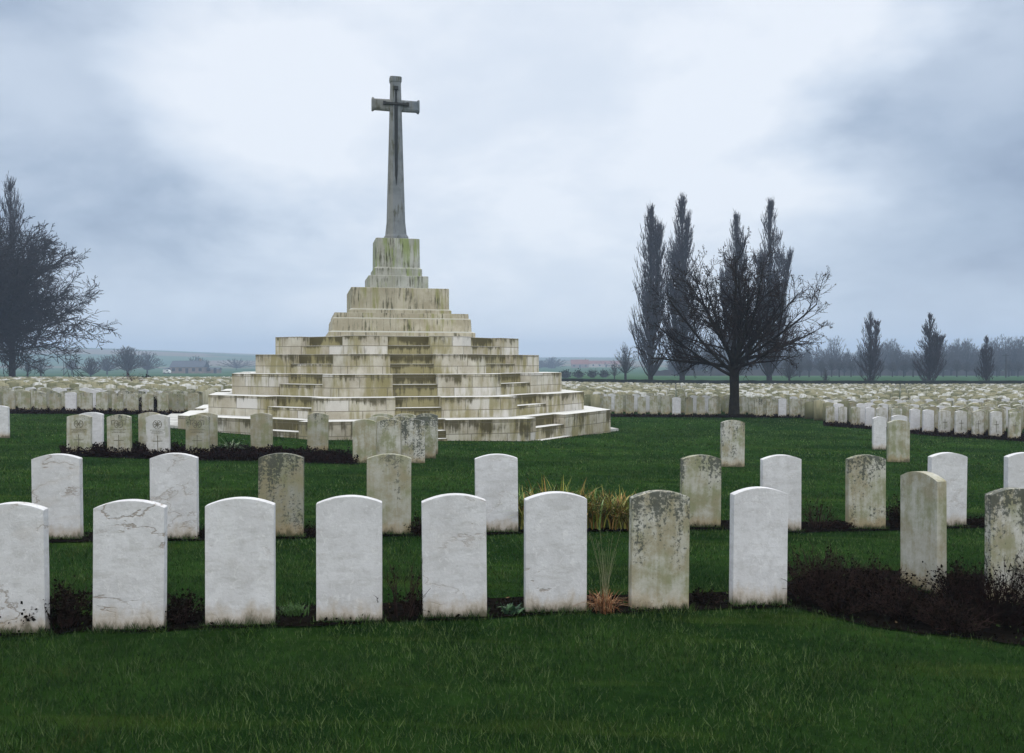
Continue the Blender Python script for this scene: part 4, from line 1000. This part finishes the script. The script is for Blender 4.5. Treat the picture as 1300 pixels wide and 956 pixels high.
# ------------------------------------------------------------------ farm buildings
def house(name, X, Y, L, D, hw, hr, rz, label, wallm, roofm, wins, chim=True):
    root = empty(name, (X, Y, g(X, Y)), rz)
    b = Boxes(); b.box(-L/2, L/2, -D/2, D/2, -0.5, hw); b.build('wall', [wallm], root)
    e = 0.3; V = [(-L/2-e, -D/2-e, hw+.003), (L/2+e, -D/2-e, hw+.003), (L/2+e, D/2+e, hw+.003), (-L/2-e, D/2+e, hw+.003), (-L/2-e, 0, hw+hr), (L/2+e, 0, hw+hr)]
    rf = mesh_obj('roof', V, [(0,1,5,4), (2,3,4,5), (1,2,5), (3,0,4), (3,2,1,0)], [roofm], root)
    if chim: b = Boxes(); b.box(L*.3, L*.3+.7, -.4, .4, hw+hr*.5, hw+hr+.8); b.build('chimney', [wallm], rf)
    n = wins
    for k in range(n):
        x = -L/2 + L * (k + 0.5) / n
        if k == n // 2: b = Boxes(); b.box(x-.55, x+.55, -D/2-.05, -D/2+.05, 0, 2.1); b.build('door', [M_DARKW], root)
        else: b = Boxes(); b.box(x-.6, x+.6, -D/2-.05, -D/2+.05, 0.9, 2.1); b.build('window', [M_DARKW], root)
    return tag(root, label, 'farm building')
Yh = 350; house('farmhouse', (241 - 650) * Yh / F, Yh, 13.0, 8, 2.5, 2.6, R(4), 'grey-roofed long farmhouse in the mist left of the monument', M_WALL, M_ROOF, 5)
house('farm_shed', (268 - 650) * Yh / F, Yh + 3, 5.0, 5, 1.6, 0.8, R(4), 'low shed attached right of the misty farmhouse', M_WALL, M_ROOF, 2, False)
house('farm_shed', (213 - 650) * Yh / F, Yh + 14, 12, 5, 1.4, 0.8, R(2), 'long low dark shed left of the misty farmhouse', M_WALL, M_ROOF, 3, False)
Yh = 600; house('barn', (736 - 650) * Yh / F, Yh, 12.0, 9, 2.5, 3.2, R(-3), 'red-roofed barn far off, right of the monument', M_WALL, M_TILE, 3)
house('barn', (768 - 650) * (Yh + 40) / F, Yh + 40, 24.0, 9, 2.6, 2.2, R(5), 'long pale barn far off, behind the field right of the monument', simple_mat('pale_render', (0.5, 0.42, 0.36), 0.9, 0.2, 0.1, 1), M_TILE, 5, False)
# white van
Xv = (212 - 650) * 335 / F; van = empty('parked_van', (Xv, 335, g(Xv, 335)), 0)
tag(van, 'tiny white van parked left of the misty farmhouse', 'van')
V = [(-1.3,-.8,.35),(1.3,-.8,.35),(1.3,-.8,.95),(.75,-.8,1.6),(-1.3,-.8,1.6)]; V += [(x, .8, z) for x, _, z in V]
mesh_obj('body', V, [(0,1,2,3,4),(9,8,7,6,5)] + [((i+1)%5, i, i+5, (i+1)%5+5) for i in range(5)], [M_VAN], van)
for x in (-.8, .8):
    for y in (-.72, .72):
        t = Tubes(); t.add([(x, y-.1, .32), (x, y-.09, .32), (x, y+.09, .32), (x, y+.1, .32)], [0.02, .32, .32, 0.02], 14); link(bpy.data.objects.new('wheel', t.mesh('wheel', [M_TYRE])), van)
b = Boxes(); b.box(.1, .7, -.815, -.79, 1.0, 1.45); b.build('window', [M_DARKW], van)
# poles and wire
def pole(px, Y, ytop, label):
    X = (px - 650) * Y / F; z0 = g(X, Y); H = CAMZ + (HZ - ytop) * Y / F - z0; root = empty('utility_pole', (X, Y, z0))
    t = Tubes(); t.add([(0,0,-.5),(0,0,H)], [.17, .11], 8); link(bpy.data.objects.new('post', t.mesh('post', [M_POLE])), root)
    b = Boxes(); b.box(-.7, .7, -.05, .05, H-.5, H-.38); b.build('crossarm', [M_POLE], root); return tag(root, label, 'utility pole', None), (X, Y, z0 + H - .35)
_, a1 = pole(1277, 190, 449, 'dark utility pole near the right border before the wood')
_, a2 = pole(264.5, 352, 457.5, 'thin pole right of the misty farmhouse')
_, a3 = pole(81, 300, 459, 'thin pole left of the small round misty tree')
aw = np.array(a1); e1 = np.array([60.0, 235, 5.2]); e2 = np.array([190.0, 205, 6.5]); t = Tubes()
for e in (e1, e2): t.add([aw + (e - aw) * q - np.array([0, 0, 3.2 * q * (1 - q)]) for q in np.linspace(0, 1, 14)], [0.018] * 14, 3)
tag(link(bpy.data.objects.new('overhead_wire', t.mesh('overhead_wire', [M_POLE]))), 'thin overhead wire sagging past the pole before the right wood', 'wire')

# ------------------------------------------------------------------ haze
b = Boxes(); b.box(-1500, 1500, -120, 1560, -8, 36)
mh = bpy.data.materials.new('haze'); mh.use_nodes = True; nt = mh.node_tree; nt.nodes.clear()
pv = nt.nodes.new('ShaderNodeVolumePrincipled'); pv.inputs['Color'].default_value = (0.56, 0.71, 0.95, 1); pv.inputs['Density'].default_value = 0.00095; pv.inputs['Anisotropy'].default_value = 0.0
ou = nt.nodes.new('ShaderNodeOutputMaterial'); nt.links.new(pv.outputs[0], ou.inputs['Volume'])
hz = b.build('haze', [mh]); tag(hz, kind='stuff'); hz['label'] = 'pale blue mist over the fields'

# ------------------------------------------------------------------ sky, sun
w = bpy.data.worlds.new('World'); sc.world = w; w.use_nodes = True
t = NT(w.node_tree); bg_ = w.node_tree.nodes['Background']
SUN_EL = R(58); SUN_AZ = R(8)     # beyond the monument, seen against the light
sky = t.n('ShaderNodeTexSky', sky_type='NISHITA'); sky.sun_disc = False; sky.sun_elevation = SUN_EL; sky.sun_rotation = SUN_AZ
d = t.n('ShaderNodeTexCoord').outputs['Generated']; dn = t.vm('NORMALIZE', d)
s = t.n('ShaderNodeSeparateXYZ', ins={'Vector': dn}); z = t.m('MAXIMUM', s.outputs[2], 0.0)
k = t.m('DIVIDE', 1.0, t.m('ADD', z, 0.40))
pc = t.n('ShaderNodeCombineXYZ', ins={'X': t.m('MULTIPLY', s.outputs[0], k), 'Y': t.m('MULTIPLY', s.outputs[1], k), 'Z': 0.3}).outputs[0]
n1 = t.noise(pc, 1.9, 6, 0.52, 0.3); n2 = t.noise(t.vm('ADD', pc, (5.3, 2.1, 0.7)), 4.6, 6, 0.55, 0.2)
cl = t.m('ADD', t.m('MULTIPLY', n1, 0.7), t.m('MULTIPLY', n2, 0.3))
cl = t.ss(cl, 0.36, 0.64)
dnw = t.vm('NORMALIZE', t.vm('ADD', dn, t.vm('MULTIPLY', t.vm('SUBTRACT', t.n('ShaderNodeTexNoise', ins={'Vector': t.scale(dn, 1, 1, 2.2), 'Scale': 3.5, 'Detail': 5.0, 'Roughness': 0.5}).outputs['Color'], (0.5, 0.5, 0.5)), (0.55, 0.3, 0.35))))
def blob(px, py, r0, r1):
    v = Vector(((px - 650) / F, 1, (HZ - py) / F)).normalized()
    return t.ss(t.vm('DOT_PRODUCT', dnw, tuple(v)), math.cos(r1), math.cos(r0))
bright = t.m('ADD', t.m('MULTIPLY', blob(720, 190, 0.0, 0.52), 0.44), t.m('MULTIPLY', blob(340, 120, 0.0, 0.2), 0.22))
bright = t.m('ADD', bright, t.m('MULTIPLY', blob(980, 60, 0.0, 0.2), 0.15))
dark = t.m('ADD', t.m('MULTIPLY', blob(1330, 160, 0.0, 0.32), 0.26), t.m('ADD', t.m('MULTIPLY', blob(20, 100, 0.0, 0.36), 0.14), t.m('MULTIPLY', blob(230, 290, 0, 0.25), 0.10)))
dark = t.m('ADD', dark, t.m('MULTIPLY', blob(1150, 330, 0.0, 0.25), 0.22))
L = t.m('ADD', t.m('ADD', 0.35, t.m('MULTIPLY', cl, 0.38)), t.m('SUBTRACT', bright, dark))
ramp = t.n('ShaderNodeValToRGB', ins={'Fac': L}); cr = ramp.color_ramp
cr.elements[0].position = 0.0; cr.elements[0].color = (0.20, 0.26, 0.38, 1); cr.elements[1].position = 1.0; cr.elements[1].color = (0.80, 0.85, 0.92, 1)
e = cr.elements.new(0.35); e.color = (0.38, 0.465, 0.59, 1); e = cr.elements.new(0.68); e.color = (0.61, 0.69, 0.80, 1)
col = ramp.outputs[0]
hzn = t.ss(s.outputs[2], 0.0, 0.16, 0.7, 0.0)
col = t.mix(hzn, col, (0.64, 0.72, 0.84))
# overcast brighter overhead; fill gain added to unseen sky behind camera for stone faces
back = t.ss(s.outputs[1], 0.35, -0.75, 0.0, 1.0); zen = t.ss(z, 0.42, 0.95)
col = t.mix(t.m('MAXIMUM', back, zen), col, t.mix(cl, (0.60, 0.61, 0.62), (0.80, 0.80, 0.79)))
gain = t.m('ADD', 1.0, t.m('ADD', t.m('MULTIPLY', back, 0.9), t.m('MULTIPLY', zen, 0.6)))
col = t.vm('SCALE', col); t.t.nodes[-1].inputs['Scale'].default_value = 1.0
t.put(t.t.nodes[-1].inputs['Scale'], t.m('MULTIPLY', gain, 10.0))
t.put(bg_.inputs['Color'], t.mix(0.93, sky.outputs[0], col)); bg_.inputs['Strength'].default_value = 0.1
sl = bpy.data.lights.new('sun', 'SUN'); sl.energy = 1.5; sl.angle = R(18); sl.color = (1.0, 0.98, 0.95)
so = link(bpy.data.objects.new('sun', sl))
dv = Vector((math.sin(SUN_AZ) * math.cos(SUN_EL), math.cos(SUN_AZ) * math.cos(SUN_EL), math.sin(SUN_EL)))
so.rotation_euler = dv.to_track_quat('Z', 'Y').to_euler(); so.location = (0, 0, 60)

# ------------------------------------------------------------------ camera, render
cam = bpy.data.cameras.new('camera'); co = link(bpy.data.objects.new('camera', cam)); sc.camera = co
cam.sensor_width = 36; cam.lens = 36 * F / 1300; cam.clip_end = 6000; cam.clip_start = 0.05
co.location = (0, 0, CAMZ); co.rotation_euler = (R(90) - math.atan(18 / F), 0, 0)
sc.view_settings.view_transform = 'Standard'; sc.view_settings.look = 'None'; sc.view_settings.exposure = 0.15; sc.view_settings.gamma = 1.0
cy = sc.cycles; cy.max_bounces = 5; cy.diffuse_bounces = 3; cy.glossy_bounces = 2; cy.transmission_bounces = 2; cy.volume_bounces = 1; cy.transparent_max_bounces = 8
cy.use_denoising = True
try: cy.denoiser = 'OPENIMAGEDENOISE'
except Exception: pass
cy.caustics_reflective = False; cy.caustics_refractive = False
